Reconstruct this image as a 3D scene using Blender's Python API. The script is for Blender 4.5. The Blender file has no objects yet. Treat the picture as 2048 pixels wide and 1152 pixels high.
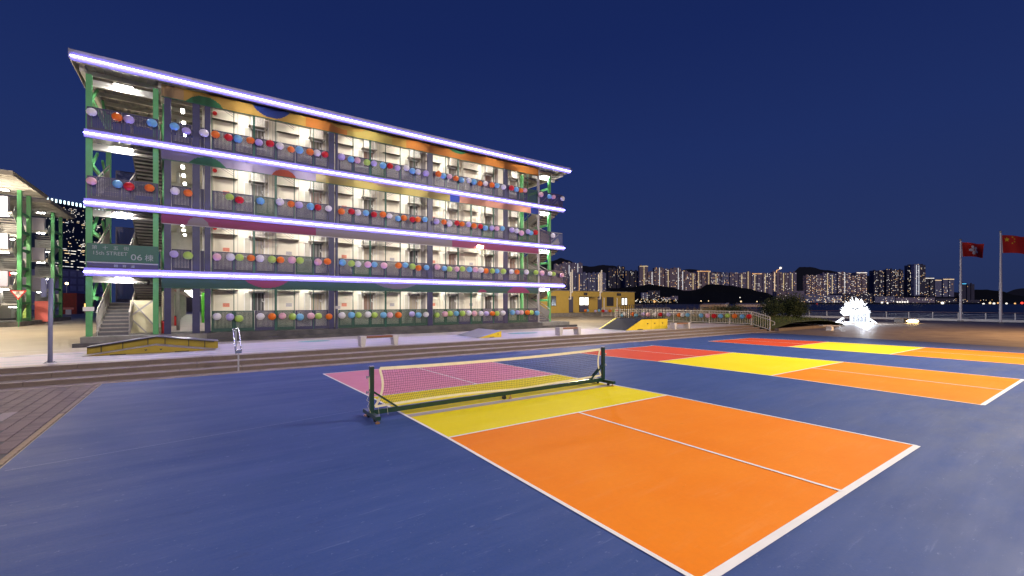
import bpy, math, random
from mathutils import Vector, Matrix
R = math.radians
S = bpy.context.scene
rnd = random.Random(7)
# ------------------------------------------------------------------ camera, sky, lights, exposure
HDG, FPX, HOR, EYE = R(35.3), 883.0, 606.0, 2.33
cam_d = bpy.data.cameras.new('camera'); cam = bpy.data.objects.new('camera', cam_d)
S.collection.objects.link(cam); S.camera = cam
cam.location = (0, 0, EYE); cam.rotation_euler = (R(90), 0, -HDG)
cam_d.sensor_width = 36; cam_d.lens = 36 * FPX / 2048
cam_d.shift_y = (HOR - 576) / 2048
cam_d.clip_start = .05; cam_d.clip_end = 12000
W = bpy.data.worlds.new('World'); S.world = W; W.use_nodes = True
wn, wl = W.node_tree.nodes, W.node_tree.links
wn.clear()
wo = wn.new('ShaderNodeOutputWorld'); wb = wn.new('ShaderNodeBackground')
sky = wn.new('ShaderNodeTexSky'); sky.sky_type = 'NISHITA'; sky.sun_disc = False
sky.sun_elevation = R(-5.0); sky.sun_rotation = R(215); sky.air_density = 1.2; sky.dust_density = .6; sky.ozone_density = 3
tint = wn.new('ShaderNodeMix'); tint.data_type = 'RGBA'; tint.blend_type = 'MULTIPLY'; tint.inputs[0].default_value = 1
tint.inputs[7].default_value = (1.0, 1.0, 1.0, 1)
# city glow towards the horizon on top of the dusk sky
tc = wn.new('ShaderNodeTexCoord'); sep = wn.new('ShaderNodeSeparateXYZ'); ramp = wn.new('ShaderNodeValToRGB')
wl.new(tc.outputs['Generated'], sep.inputs[0]); wl.new(sep.outputs['Z'], ramp.inputs[0])
cr = ramp.color_ramp; cr.elements[0].position = 0; cr.elements[0].color = (.0190, .031, .096, 1)
cr.elements[1].position = 1; cr.elements[1].color = (.0042, .012, .07, 1)
e = cr.elements.new(.10); e.color = (.0190, .034, .118, 1)
e = cr.elements.new(.30); e.color = (.0130, .028, .124, 1)
e = cr.elements.new(.50); e.color = (.0085, .020, .106, 1)
add = wn.new('ShaderNodeMix'); add.data_type = 'RGBA'; add.blend_type = 'ADD'; add.inputs[0].default_value = 1
SKYK = .05
sc_ = wn.new('ShaderNodeMix'); sc_.data_type = 'RGBA'; sc_.blend_type = 'MULTIPLY'; sc_.inputs[0].default_value = 1
sc_.inputs[7].default_value = (1 / .1, 1 / .1, 1 / .1, 1)
wl.new(ramp.outputs[0], sc_.inputs[6])
wl.new(sky.outputs[0], tint.inputs[6]); wl.new(tint.outputs[2], add.inputs[6]); wl.new(sc_.outputs[2], add.inputs[7])
wl.new(add.outputs[2], wb.inputs[0]); wb.inputs[1].default_value = .1
wl.new(wb.outputs[0], wo.inputs[0])
S.view_settings.view_transform = 'Standard'; S.view_settings.look = 'None'
S.view_settings.gamma = 1; S.view_settings.exposure = 0; S.view_settings.use_curve_mapping = False
S.cycles.use_denoising = True
S.cycles.max_bounces = 7; S.cycles.diffuse_bounces = 3; S.cycles.glossy_bounces = 3
S.cycles.transmission_bounces = 4; S.cycles.transparent_max_bounces = 12
S.cycles.sample_clamp_indirect = 4; S.cycles.sample_clamp_direct = 0; S.cycles.use_light_tree = True
S.cycles.caustics_reflective = False; S.cycles.caustics_refractive = False

def light(name, kind, loc, energy, col, **k):
    l = bpy.data.lights.new(name, kind); l.energy = energy; l.color = col
    for a, b in k.items():
        if a not in ('aim',): setattr(l, a, b)
    o = bpy.data.objects.new(name, l); S.collection.objects.link(o); o.location = loc
    if 'aim' in k:
        o.rotation_euler = (Vector(k['aim']) - Vector(loc)).to_track_quat('-Z', 'Y').to_euler()
    return o
# added low sun behind the camera, standing in for street light on far towers
light('tower_fill_sun', 'SUN', (0, 0, 60), .34, (1, .80, .74), angle=R(12), aim=(45, 60, 48))
# unseen floodlights beside and behind the camera, no masts built (one throws the flare at the top right)
FLOOD = [((26.6, .75, 16), (16, 8, 0), 21000, (1, .90, .76), 120),
         ((-9, -9, 13), (2, 8, 0), 8000, (1, .86, .90), 120),
         ((9, -16, 14), (10, 4, 0), 12800, (1, .93, .84), 120),
         ((48, -2, 8), (47, 4, 0), 17000, (1, .60, .26), 150)]  # unseen warm lamp put in to brighten the ground at the far right
for i, (p, t, en, co, an) in enumerate(FLOOD):
    light('floodlight', 'SPOT', p, en, co, aim=t, spot_size=R(an), spot_blend=.6, shadow_soft_size=.35)

# ------------------------------------------------------------------ helpers
def mat(name, col, rough=.6, metal=0, var=.0, scale=6, bump=0, bscale=60, emit=None, estr=0, alpha=None, trans=0, spec=.5, col2=None, stretch=None, detail=4):
    m = bpy.data.materials.new(name); m.use_nodes = True
    n, l = m.node_tree.nodes, m.node_tree.links
    b = n['Principled BSDF']; out = n['Material Output']
    b.inputs['Base Color'].default_value = (*col, 1); b.inputs['Roughness'].default_value = rough
    b.inputs['Metallic'].default_value = metal; b.inputs['Specular IOR Level'].default_value = spec
    co = n.new('ShaderNodeTexCoord'); mp = n.new('ShaderNodeMapping'); l.new(co.outputs['Object'], mp.inputs[0])
    if stretch: mp.inputs['Scale'].default_value = stretch
    if var or col2:
        t = n.new('ShaderNodeTexNoise'); t.inputs['Scale'].default_value = scale; t.inputs['Detail'].default_value = detail
        t.inputs['Roughness'].default_value = .62
        l.new(mp.outputs[0], t.inputs[0])
        r = n.new('ShaderNodeValToRGB'); r.color_ramp.elements[0].position = .32; r.color_ramp.elements[1].position = .7
        c2 = col2 or tuple(min(1, c * (1 + var)) for c in col)
        c1 = col if col2 else tuple(c * (1 - var) for c in col)
        r.color_ramp.elements[0].color = (*c1, 1); r.color_ramp.elements[1].color = (*c2, 1)
        l.new(t.outputs[0], r.inputs[0]); l.new(r.outputs[0], b.inputs['Base Color'])
        m['r'] = 1
    if bump:
        t = n.new('ShaderNodeTexNoise'); t.inputs['Scale'].default_value = bscale; t.inputs['Detail'].default_value = 3
        l.new(mp.outputs[0], t.inputs[0])
        bp = n.new('ShaderNodeBump'); bp.inputs['Strength'].default_value = bump; bp.inputs['Distance'].default_value = .01
        l.new(t.outputs[0], bp.inputs['Height']); l.new(bp.outputs[0], b.inputs['Normal'])
    if emit:
        b.inputs['Emission Color'].default_value = (*emit, 1); b.inputs['Emission Strength'].default_value = estr
    if trans:
        tr = n.new('ShaderNodeBsdfTranslucent'); tr.inputs[0].default_value = (*[min(1, c * 1.3) for c in col], 1)
        mx = n.new('ShaderNodeMixShader'); mx.inputs[0].default_value = trans
        l.new(b.outputs[0], mx.inputs[1]); l.new(tr.outputs[0], mx.inputs[2]); l.new(mx.outputs[0], out.inputs[0])
    if alpha:
        pitch, rad = alpha
        sx = n.new('ShaderNodeSeparateXYZ'); l.new(co.outputs['Object'], sx.inputs[0])
        def M(op, a, bb=None):
            q = n.new('ShaderNodeMath'); q.operation = op
            for i_, v in enumerate((a, bb)):
                if v is None: continue
                if isinstance(v, (int, float)): q.inputs[i_].default_value = v
                else: l.new(v, q.inputs[i_])
            return q.outputs[0]
        def cell(s):
            return M('SUBTRACT', M('FRACT', M('DIVIDE', s, pitch)), .5)
        cx, cz = cell(sx.outputs[0]), cell(sx.outputs[2])
        d = M('SQRT', M('ADD', M('MULTIPLY', cx, cx), M('MULTIPLY', cz, cz)))
        h = M('LESS_THAN', d, rad / pitch)
        tp = n.new('ShaderNodeBsdfTransparent'); mx = n.new('ShaderNodeMixShader')
        l.new(h, mx.inputs[0]); l.new(b.outputs[0], mx.inputs[1]); l.new(tp.outputs[0], mx.inputs[2]); l.new(mx.outputs[0], out.inputs[0])
    return m
def glow(name, col, strength, sample=True):
    m = bpy.data.materials.new(name); m.use_nodes = True
    n, l = m.node_tree.nodes, m.node_tree.links
    n.remove(n['Principled BSDF']); e = n.new('ShaderNodeEmission'); e.inputs[0].default_value = (*col, 1); e.inputs[1].default_value = strength
    l.new(e.outputs[0], n['Material Output'].inputs[0])
    m.cycles.emission_sampling = 'FRONT_BACK' if sample else 'NONE'
    return m

class MB:
    def __init__(s): s.v = []; s.f = []; s.m = []
    def face(s, pts, m=0):
        i = len(s.v); s.v += [tuple(p) for p in pts]; s.f.append(tuple(range(i, i + len(pts)))); s.m.append(m); return s
    def box(s, x0, x1, y0, y1, z0, z1, m=0):
        i = len(s.v); s.v += [(x, y, z) for z in (z0, z1) for y in (y0, y1) for x in (x0, x1)]
        for q in ((0, 2, 3, 1), (4, 5, 7, 6), (0, 1, 5, 4), (2, 6, 7, 3), (0, 4, 6, 2), (1, 3, 7, 5)):
            s.f.append(tuple(i + k for k in q)); s.m.append(m)
        return s
    def prism(s, poly, axis, a, b, m=0):
        # polygon in the plane normal to axis, extruded from a to b
        def P(p, t):
            return {'x': (t, p[0], p[1]), 'y': (p[0], t, p[1]), 'z': (p[0], p[1], t)}[axis]
        i = len(s.v); n = len(poly)
        s.v += [P(p, a) for p in poly] + [P(p, b) for p in poly]
        s.f.append(tuple(i + k for k in range(n))); s.f.append(tuple(i + n + k for k in reversed(range(n)))); s.m += [m, m]
        for k in range(n):
            j = (k + 1) % n; s.f.append((i + k, i + n + k, i + n + j, i + j)); s.m.append(m)
        return s
    def tube(s, a, b, r, n=6, m=0, r2=None, caps=True):
        a, b = Vector(a), Vector(b); d = (b - a).normalized()
        u = d.orthogonal().normalized(); w = d.cross(u); r2 = r if r2 is None else r2
        i = len(s.v)
        for p, rr in ((a, r), (b, r2)):
            for k in range(n):
                t = 2 * math.pi * k / n; s.v.append(tuple(p + (u * math.cos(t) + w * math.sin(t)) * rr))
        for k in range(n):
            j = (k + 1) % n; s.f.append((i + k, i + j, i + n + j, i + n + k)); s.m.append(m)
        if caps: s.f += [tuple(i + k for k in reversed(range(n))), tuple(i + n + k for k in range(n))]; s.m += [m, m]
        return s
    def bar(s, a, b, w, h, m=0):
        # rectangular bar between two points, w sideways, h upwards
        a, b = Vector(a), Vector(b); d = (b - a).normalized()
        up = Vector((0, 0, 1)) if abs(d.z) < .95 else Vector((0, 1, 0))
        sd = d.cross(up).normalized(); up = sd.cross(d)
        i = len(s.v)
        for p in (a, b):
            for q, t in ((-1, -1), (1, -1), (1, 1), (-1, 1)): s.v.append(tuple(p + sd * q * w / 2 + up * t * h / 2))
        for q in ((0, 1, 2, 3), (7, 6, 5, 4), (0, 4, 5, 1), (1, 5, 6, 2), (2, 6, 7, 3), (3, 7, 4, 0)):
            s.f.append(tuple(i + k for k in q)); s.m.append(m)
        return s
    def ball(s, c, r, seg=10, rings=7, m=0, sz=1):
        i = len(s.v); cx, cy, cz = c
        s.v.append((cx, cy, cz + r * sz))
        for a in range(1, rings):
            t = math.pi * a / rings
            for k in range(seg):
                p = 2 * math.pi * k / seg; s.v.append((cx + r * math.sin(t) * math.cos(p), cy + r * math.sin(t) * math.sin(p), cz + r * sz * math.cos(t)))
        s.v.append((cx, cy, cz - r * sz)); last = len(s.v) - 1
        for k in range(seg):
            j = (k + 1) % seg
            s.f.append((i, i + 1 + k, i + 1 + j)); s.m.append(m)
            for a in range(rings - 2):
                q = i + 1 + a * seg; s.f.append((q + k, q + seg + k, q + seg + j, q + j)); s.m.append(m)
            q = i + 1 + (rings - 2) * seg; s.f.append((q + k, last, q + j)); s.m.append(m)
        return s
    def mesh(s, name, mats, off=(0, 0, 0), smooth=False):
        me = bpy.data.meshes.new(name)
        ox, oy, oz = off
        me.from_pydata([(x - ox, y - oy, z - oz) for x, y, z in s.v], [], s.f)
        if not isinstance(mats, (list, tuple)): mats = [mats]
        for q in mats: me.materials.append(q)
        if len(mats) > 1: me.polygons.foreach_set('material_index', s.m)
        if smooth: me.polygons.foreach_set('use_smooth', [True] * len(s.f))
        me.update(); return me
ORG = {}
def link(o): S.collection.objects.link(o); return o
def tag(o, label=None, cat=None, group=None, kind=None):
    if label: o['label'] = label
    if cat: o['category'] = cat
    if group: o['group'] = group
    if kind: o['kind'] = kind
    return o
def thing(name, label, cat, loc, group=None):
    o = link(bpy.data.objects.new(name, None)); o.location = loc; o.empty_display_size = .2
    ORG[o.name] = Vector(loc); return tag(o, label, cat, group)
def part(name, mb, mats, parent, kind=None, smooth=False, label=None):
    """world-coordinate mesh as a child of parent (or top level when parent is None)"""
    po = ORG.get(parent.name, Vector((0, 0, 0))) if parent else Vector((0, 0, 0))
    o = link(bpy.data.objects.new(name, mb.mesh(name, mats, po, smooth)))
    if parent: o.parent = parent
    ORG[o.name] = po
    if kind: o['kind'] = kind
    if label: o['label'] = label
    return o
def inst(name, me, parent, loc, rotz=0, label=None):
    """shared mesh data placed at world loc under parent"""
    o = link(bpy.data.objects.new(name, me)); o.parent = parent
    po = ORG.get(parent.name, Vector((0, 0, 0))) if parent else Vector((0, 0, 0))
    o.location = Vector(loc) - po; o.rotation_euler = (0, 0, rotz)
    ORG[o.name] = Vector(loc)
    if label: o['label'] = label
    return o
def single(name, mb, mats, label, cat, loc=(0, 0, 0), group=None, smooth=False):
    o = link(bpy.data.objects.new(name, mb.mesh(name, mats, loc, smooth))); o.location = loc
    ORG[o.name] = Vector(loc); return tag(o, label, cat, group)
def structure(name, mb, mats, smooth=False):
    return part(name, mb, mats, None, 'structure', smooth)
_ca, _sa = math.cos(HDG), math.sin(HDG)
def onplane_y(u, y):           # survey helper: photo column u on the wall plane y = const -> x, distance
    r = (u - 1024) / FPX; Y = y / (_ca - r * _sa); return r * Y * _ca + Y * _sa, Y
def onplane_x(u, x):
    r = (u - 1024) / FPX; Y = x / (r * _ca + _sa); return -r * Y * _sa + Y * _ca, Y
def at_depth(u, Y):
    X = (u - 1024) / FPX * Y; return X * _ca + Y * _sa, -X * _sa + Y * _ca
def height(v, Y): return EYE + (HOR - v) / FPX * Y
def text_part(s, size, material, parent, loc, name='lettering', rot=(R(90), 0, 0), extrude=.004, sx=1, align='LEFT', label=None, bold=0):
    c = bpy.data.curves.new(name, 'FONT'); c.body = s; c.size = size; c.extrude = extrude; c.align_x = align; c.offset = bold
    t = bpy.data.objects.new(name, c); me = bpy.data.meshes.new_from_object(t); bpy.data.objects.remove(t)
    me.materials.clear(); me.materials.append(material)
    o = inst(name, me, parent, loc); o.rotation_euler = rot; o.scale = (sx, 1, 1)
    if label: o['label'] = label
    return o

# ------------------------------------------------------------------ materials
M = {}
M['white'] = mat('white_paint', (.78, .77, .74), .5, var=.04)
M['line'] = mat('court_line_paint', (.80, .77, .74), .55, var=.05, scale=3, bump=.15)
M['cream'] = mat('cream_wall', (.74, .70, .60), .55, var=.03, scale=1.5, bump=.1, bscale=8)
M['grey_frame'] = mat('grey_painted_steel', (.30, .29, .30), .45, var=.08, scale=4)
M['dark_post'] = mat('dark_blue_grey_steel', (.026, .026, .085), .4, var=.15, scale=3)
M['green_post'] = mat('green_painted_steel', (.085, .33, .12), .45, var=.08, scale=4)
M['dark_green'] = mat('dark_green_steel', (.012, .09, .06), .35, var=.1)
M['net_green'] = mat('net_frame_green', (.008, .035, .022), .3, var=.1)
M['perf_dark'] = mat('perforated_dark_sheet', (.026, .024, .075), .4, alpha=(.056, .016))
M['perf_green'] = mat('perforated_green_sheet', (.014, .055, .04), .4, alpha=(.056, .016))
M['panel_dark'] = mat('dark_sheet_metal', (.026, .024, .075), .4, var=.1)
M['panel_green'] = mat('green_sheet_metal', (.014, .055, .04), .4, var=.1)
M['steel'] = mat('galvanised_steel', (.42, .42, .44), .38, metal=.7, var=.12, scale=12)
M['stainless'] = mat('stainless_steel', (.62, .62, .64), .25, metal=1)
M['soffit'] = mat('metal_deck_soffit', (.50, .49, .47), .5, var=.1, scale=3)
M['roofing'] = mat('weathered_roof_sheet', (.22, .21, .20), .55, var=.25, scale=3)
M['concrete'] = mat('stained_concrete', (.16, .155, .15), .8, col2=(.27, .26, .25), scale=2.2, bump=.3)
M['conc_dark'] = mat('dark_concrete', (.045, .045, .055), .8, col2=(.11, .105, .11), scale=1.4, bump=.3)
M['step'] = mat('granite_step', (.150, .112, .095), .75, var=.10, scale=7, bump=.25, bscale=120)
M['tread'] = mat('granite_tread_lit', (.36, .30, .28), .75, var=.12, scale=3, bump=.2)  # paler than the risers: light falling on the tops put into the colour
M['black'] = mat('black_paint', (.012, .012, .014), .4)
M['glass_dark'] = mat('dark_window_glass', (.05, .05, .055), .12, spec=.8)
M['curtain'] = mat('curtain', (.22, .205, .18), .8, col2=(.40, .37, .33), scale=5, stretch=(9, 1, .2))
M['frosted'] = mat('frosted_pane', (.55, .53, .46), .3, var=.06)
M['ac'] = mat('air_conditioner_casing', (.72, .71, .68), .45)
M['grille'] = mat('grille_grey', (.16, .15, .13), .5, var=.3, scale=40)
M['plastic_w'] = mat('white_plastic_pipe', (.76, .75, .72), .35)
M['red'] = mat('red_paint', (.6, .02, .02), .4)
M['rust'] = mat('rusty_red_metal', (.42, .05, .035), .6, col2=(.22, .05, .03), scale=2)
M['notice'] = mat('printed_notice', (.75, .74, .72), .6)
M['notice_red'] = mat('printed_notice_red', (.65, .22, .15), .6, var=.4, scale=30)
M['notice_grey'] = mat('printed_notice_grey', (.35, .33, .36), .6, var=.4, scale=40)
M['yellow_ply'] = mat('yellow_ramp_paint', (.62, .44, .015), .5, var=.08, scale=2)
M['olive_ply'] = mat('olive_yellow_ramp_paint', (.30, .215, .012), .5, var=.1, scale=2)
M['ramp_top'] = mat('ramp_grey_sheet', (.20, .19, .24), .32, var=.1, spec=.6)
M['ramp_black'] = mat('ramp_dark_surface', (.018, .022, .04), .7, spec=.15)
M['wood'] = mat('brown_bench_wood', (.20, .075, .03), .55, var=.25, scale=10, stretch=(1, 8, 8))
M['pale_stone'] = mat('pale_concrete_leg', (.48, .45, .43), .7, var=.1, scale=6, bump=.2)
M['led'] = glow('led_strip_light', (.28, .25, 1.0), 46)
M['tube'] = glow('fluorescent_tube', (1, .94, .83), 135)
M['lamp'] = glow('bright_lamp', (1, .95, .88), 170)
M['warm'] = glow('warm_lamp', (1, .72, .35), 60)
M['winlit'] = glow('lit_window', (1, .95, .85), 3.2)
def paint(name, col, dark=None, cx=30, **k):
    return mat(name, col, .42, col2=dark, **k)
# blue acrylic court coating with long brush streaks, pale scuffs and dusty grey patches
def court_blue():
    m = mat('blue_court_coating', (.034, .064, .215), .6, spec=.25, bump=.12, bscale=35)
    n, l = m.node_tree.nodes, m.node_tree.links; b = n['Principled BSDF']
    co = n['Texture Coordinate']
    def noise(sc, st, det=5, ro=.6):
        mp = n.new('ShaderNodeMapping'); mp.inputs['Scale'].default_value = st; mp.inputs['Rotation'].default_value = (0, 0, R(-32)); l.new(co.outputs['Object'], mp.inputs[0])
        t = n.new('ShaderNodeTexNoise'); t.inputs['Scale'].default_value = sc; t.inputs['Detail'].default_value = det; t.inputs['Roughness'].default_value = ro
        l.new(mp.outputs[0], t.inputs[0]); return t.outputs[0]
    def rmp(src, p0, p1, c0=(0, 0, 0, 1), c1=(1, 1, 1, 1)):
        r = n.new('ShaderNodeValToRGB'); r.color_ramp.elements[0].position = p0; r.color_ramp.elements[1].position = p1
        r.color_ramp.elements[0].color = c0; r.color_ramp.elements[1].color = c1; l.new(src, r.inputs[0]); return r.outputs[0]
    def mix(f, a, c, fac=None):
        x = n.new('ShaderNodeMix'); x.data_type = 'RGBA'
        if fac is not None:
            q = n.new('ShaderNodeMath'); q.operation = 'MULTIPLY'; q.inputs[1].default_value = fac; l.new(f, q.inputs[0]); f = q.outputs[0]
        l.new(f, x.inputs[0])
        for i_, v in ((6, a), (7, c)):
            if isinstance(v, tuple): x.inputs[i_].default_value = (*v, 1)
            else: l.new(v, x.inputs[i_])
        return x.outputs[2]
    base = rmp(noise(.5, (1, 1, 1)), .3, .7, (.024, .060, .215, 1), (.036, .078, .255, 1))
    streak = rmp(noise(1.6, (.35, 3.2, 1), 6, .65), .45, .75)
    c = mix(streak, base, (.062, .098, .28), .55)
    # dust film, thicker towards the open (east) end where people walk in
    sx = n.new('ShaderNodeSeparateXYZ'); l.new(co.outputs['Object'], sx.inputs[0])
    mr = n.new('ShaderNodeMapRange'); mr.inputs[1].default_value = 7; mr.inputs[2].default_value = -1; l.new(sx.outputs[1], mr.inputs[0])
    mr2 = n.new('ShaderNodeMapRange'); mr2.inputs[1].default_value = 2; mr2.inputs[2].default_value = 13; l.new(sx.outputs[0], mr2.inputs[0])
    q = n.new('ShaderNodeMath'); q.operation = 'MULTIPLY'; l.new(mr.outputs[0], q.inputs[0]); l.new(mr2.outputs[0], q.inputs[1])
    dn = rmp(noise(.8, (.6, 1.6, 1), 6, .7), .3, .65)
    q2 = n.new('ShaderNodeMath'); q2.operation = 'MULTIPLY'; l.new(q.outputs[0], q2.inputs[0]); l.new(dn, q2.inputs[1])
    c = mix(q2.outputs[0], c, (.150, .155, .175), .8)
    scuff = rmp(noise(2.3, (.5, 4.5, 1), 8, .75), .60, .69)
    c = mix(scuff, c, (.17, .21, .38), .42)
    grit = rmp(noise(22, (1, 1, 1), 4, .8), .35, .75)
    c = mix(grit, c, (.075, .10, .21), .35)
    spots = rmp(noise(7, (1, 1.6, 1), 6, .8), .615, .68)
    c = mix(spots, c, (.24, .28, .44), .55)
    dk = rmp(noise(1.1, (1, 2.2, 1), 7, .75), .60, .74)
    c = mix(dk, c, (.022, .040, .13), .5)
    l.new(c, b.inputs['Base Color'])
    rr = rmp(noise(.9, (.4, 2, 1)), .3, .7, (.56, .56, .56, 1), (.74, .74, .74, 1)); l.new(rr, b.inputs['Roughness'])
    return m
M['blue'] = court_blue()
def court_paint(name, col, col2, pale, dark, seed):
    """acrylic paint: roller mottling, grain, pale rubbed streaks and dark shoe marks"""
    m = mat(name, col, .7, spec=.14, col2=col2, scale=.8, bump=.14, bscale=35)
    n, l = m.node_tree.nodes, m.node_tree.links; b = n['Principled BSDF']; co = n['Texture Coordinate']
    src = b.inputs['Base Color'].links[0].from_socket
    for sc, st, rot, p0, p1, c, f in ((14, (1, 1, 1), 0, .35, .8, dark, .16), (1.5, (.5, 3.5, 1), -38, .52, .74, pale, .22), (5, (.6, 2.4, 1), 20 + seed, .63, .70, pale, .35), (3.4, (.5, 3.2, 1), 60 + seed, .655, .70, dark, .45)):
        mp = n.new('ShaderNodeMapping'); mp.inputs['Scale'].default_value = st; mp.inputs['Rotation'].default_value = (0, 0, R(rot)); mp.inputs['Location'].default_value = (seed, seed * 2, 0); l.new(co.outputs['Object'], mp.inputs[0])
        t = n.new('ShaderNodeTexNoise'); t.inputs['Scale'].default_value = sc; t.inputs['Detail'].default_value = 7; t.inputs['Roughness'].default_value = .75; l.new(mp.outputs[0], t.inputs[0])
        q = n.new('ShaderNodeMapRange'); q.inputs[1].default_value = p0; q.inputs[2].default_value = p1; q.inputs[4].default_value = f; l.new(t.outputs[0], q.inputs[0])
        x = n.new('ShaderNodeMix'); x.data_type = 'RGBA'; l.new(q.outputs[0], x.inputs[0]); l.new(src, x.inputs[6]); x.inputs[7].default_value = (*c, 1); src = x.outputs[2]
    l.new(src, b.inputs['Base Color']); return m
M['orange'] = court_paint('orange_court_paint', (.84, .215, .006), (.88, .25, .012), (.86, .36, .12), (.50, .14, .02), 1)
M['yellow'] = court_paint('yellow_court_paint', (.78, .63, .008), (.82, .67, .02), (.80, .70, .20), (.52, .42, .03), 2)
M['pink'] = court_paint('pink_court_paint', (.66, .23, .33), (.70, .27, .38), (.74, .42, .50), (.42, .14, .22), 3)
M['coral'] = court_paint('red_court_paint', (.62, .07, .035), (.66, .085, .045), (.68, .18, .12), (.38, .04, .03), 4)
M['scarlet'] = court_paint('scarlet_court_paint', (.56, .06, .018), (.6, .075, .025), (.62, .15, .08), (.34, .04, .02), 5)
M['taupe'] = mat('taupe_net_line_paint', (.36, .30, .28), .6, var=.08)
M['pave'] = mat('brown_concrete_apron', (.15, .12, .10), .5, col2=(.26, .21, .165), scale=.6, bump=.2, stretch=(1, 1, 1))
M['plaza'] = mat('tan_plaza_concrete', (.34, .29, .215), .55, col2=(.44, .38, .29), scale=.5, bump=.2)
M['plaza_pale'] = mat('pale_promenade_coating', (.52, .46, .50), .6, col2=(.60, .54, .57), scale=.8, bump=.15)
M['teal'] = mat('teal_floor_paint', (.12, .34, .33), .6, var=.15, scale=3)
M['white_floor'] = mat('white_floor_paint', (.66, .62, .62), .6, var=.12, scale=3)
# ------------------------------------------------------------------ ground, courts, steps, plaza, water
PZ = .45                       # plaza level above the courts
def sheet(name, poly, z, m, kind='structure'):
    mb = MB().face([(x, y, z) for x, y in poly])
    return part(name, mb, m, None, kind)
sheet('ground', [(-60, -60), (81, -60), (81, 62), (38.9, 62), (38.9, 17.6), (-60, 17.6)], 0, M['pave'])
sheet('court_floor', [(-2.28, -12), (35.3, -12), (35.3, 4), (36.2, 15.7), (34.5, 17.2), (-2.28, 17.2)], .004, M['blue'])
def blockout(name, px0, px1, py0, py1, z, m): return sheet(name, [(px0, py0), (px1, py0), (px1, py1), (px0, py1)], z, m)
# courts: near side line, far side line as surveyed points (baseline, kitchen line, kitchen line, baseline) west to east end
CO = [dict(near=[(3.31, 15.37), (3.46, 10.9), (3.49, 6.84), (3.40, 2.08)], far=[(9.39, 15.33), (9.50, 10.88), (9.62, 6.81), (9.52, 2.05)], cols=('pink', 'yellow', 'orange')),
      dict(near=[(14.29, 15.17), (14.83, 10.94), (14.89, 6.72), (14.52, 2.01)], far=[(20.21, 15.14), (20.44, 10.89), (20.72, 6.64), (20.41, 1.97)], cols=('coral', 'yellow', 'orange')),
      dict(near=[(25.15, 14.97), (25.40, 10.63), (25.47, 6.42), (25.3, 1.9)], far=[(29.87, 14.76), (30.65, 10.58), (30.97, 6.33), (31.0, 1.9)], cols=('scarlet', 'yellow', 'orange'))]
def strip(a, b, w, z, side=0):
    a, b = Vector((*a, 0)), Vector((*b, 0)); d = (b - a).normalized(); n = Vector((-d.y, d.x, 0)) * w
    s0, s1 = (-.5, .5) if side == 0 else ((0, 1) if side > 0 else (-1, 0))
    return [(p.x + n.x * s, p.y + n.y * s, z) for p, s in ((a, s0), (b, s0), (b, s1), (a, s1))]
for k, c in enumerate(CO):
    N_, F_ = c['near'], c['far']; names = ('court_far_zone_paint', 'court_kitchen_paint', 'court_near_zone_paint')
    for i in range(3):
        sheet(names[i], [N_[i + 1], F_[i + 1], F_[i], N_[i]], .008, M[c['cols'][i]])
    mb = MB(); w = .055
    for i in range(3):
        mb.face(strip(N_[i], N_[i + 1], w, .012 + .0005)); mb.face(strip(F_[i], F_[i + 1], w, .012 + .0005))
    mb.face(strip(N_[0], F_[0], w, .0135)); mb.face(strip(N_[3], F_[3], w + (.03 if k != 0 else .035), .0135))
    mb.face(strip(N_[1], F_[1], w, .0145)); mb.face(strip(N_[2], F_[2], w, .0145))
    mid = lambda i: ((N_[i][0] + F_[i][0]) / 2, (N_[i][1] + F_[i][1]) / 2)
    mb.face(strip(mid(0), mid(1), w, .0155)); mb.face(strip(mid(2), mid(3), w, .0155))
    part('court_lines', mb, M['line'], None, 'structure')
sheet('net_line_paint', [(3.5, 8.52), (9.5, 8.48), (9.5, 8.72), (3.5, 8.76)], .0115, M['taupe'])
sheet('seam_line', strip((-2.2, 9.0), (3.1, 9.9), .014, 0) and [(p[0], p[1]) for p in strip((-2.2, 9.05), (3.0, 9.75), .014, 0)], .0062, mat('pale_scratch_line', (.16, .20, .36), .6))
mb = MB()
for a, b, w in (((37.5, 12.5), (60, 3), .25), ((40, 4.5), (66, -8), .18), ((47, 14), (70, 11), .3), ((38, 9), (52, 12), .12)): mb.face(strip(a, b, w, .004))
part('ground_marking', mb, mat('worn_pale_marking', (.30, .25, .20), .6, col2=(.18, .15, .12), scale=3), None, 'structure')
# apron strip of pale pavers between the coating and the steps
mb = MB()
x = -14.0
gutter = part('gutter_kerb', MB().box(-60, 38.9, 17.22, 17.64, -.05, .02), mat('uneven_gutter_paving', (.20, .15, .14), .8, col2=(.44, .36, .36), scale=2.2, stretch=(1, 3, 1), bump=.5, bscale=12), None, 'structure')
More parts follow.
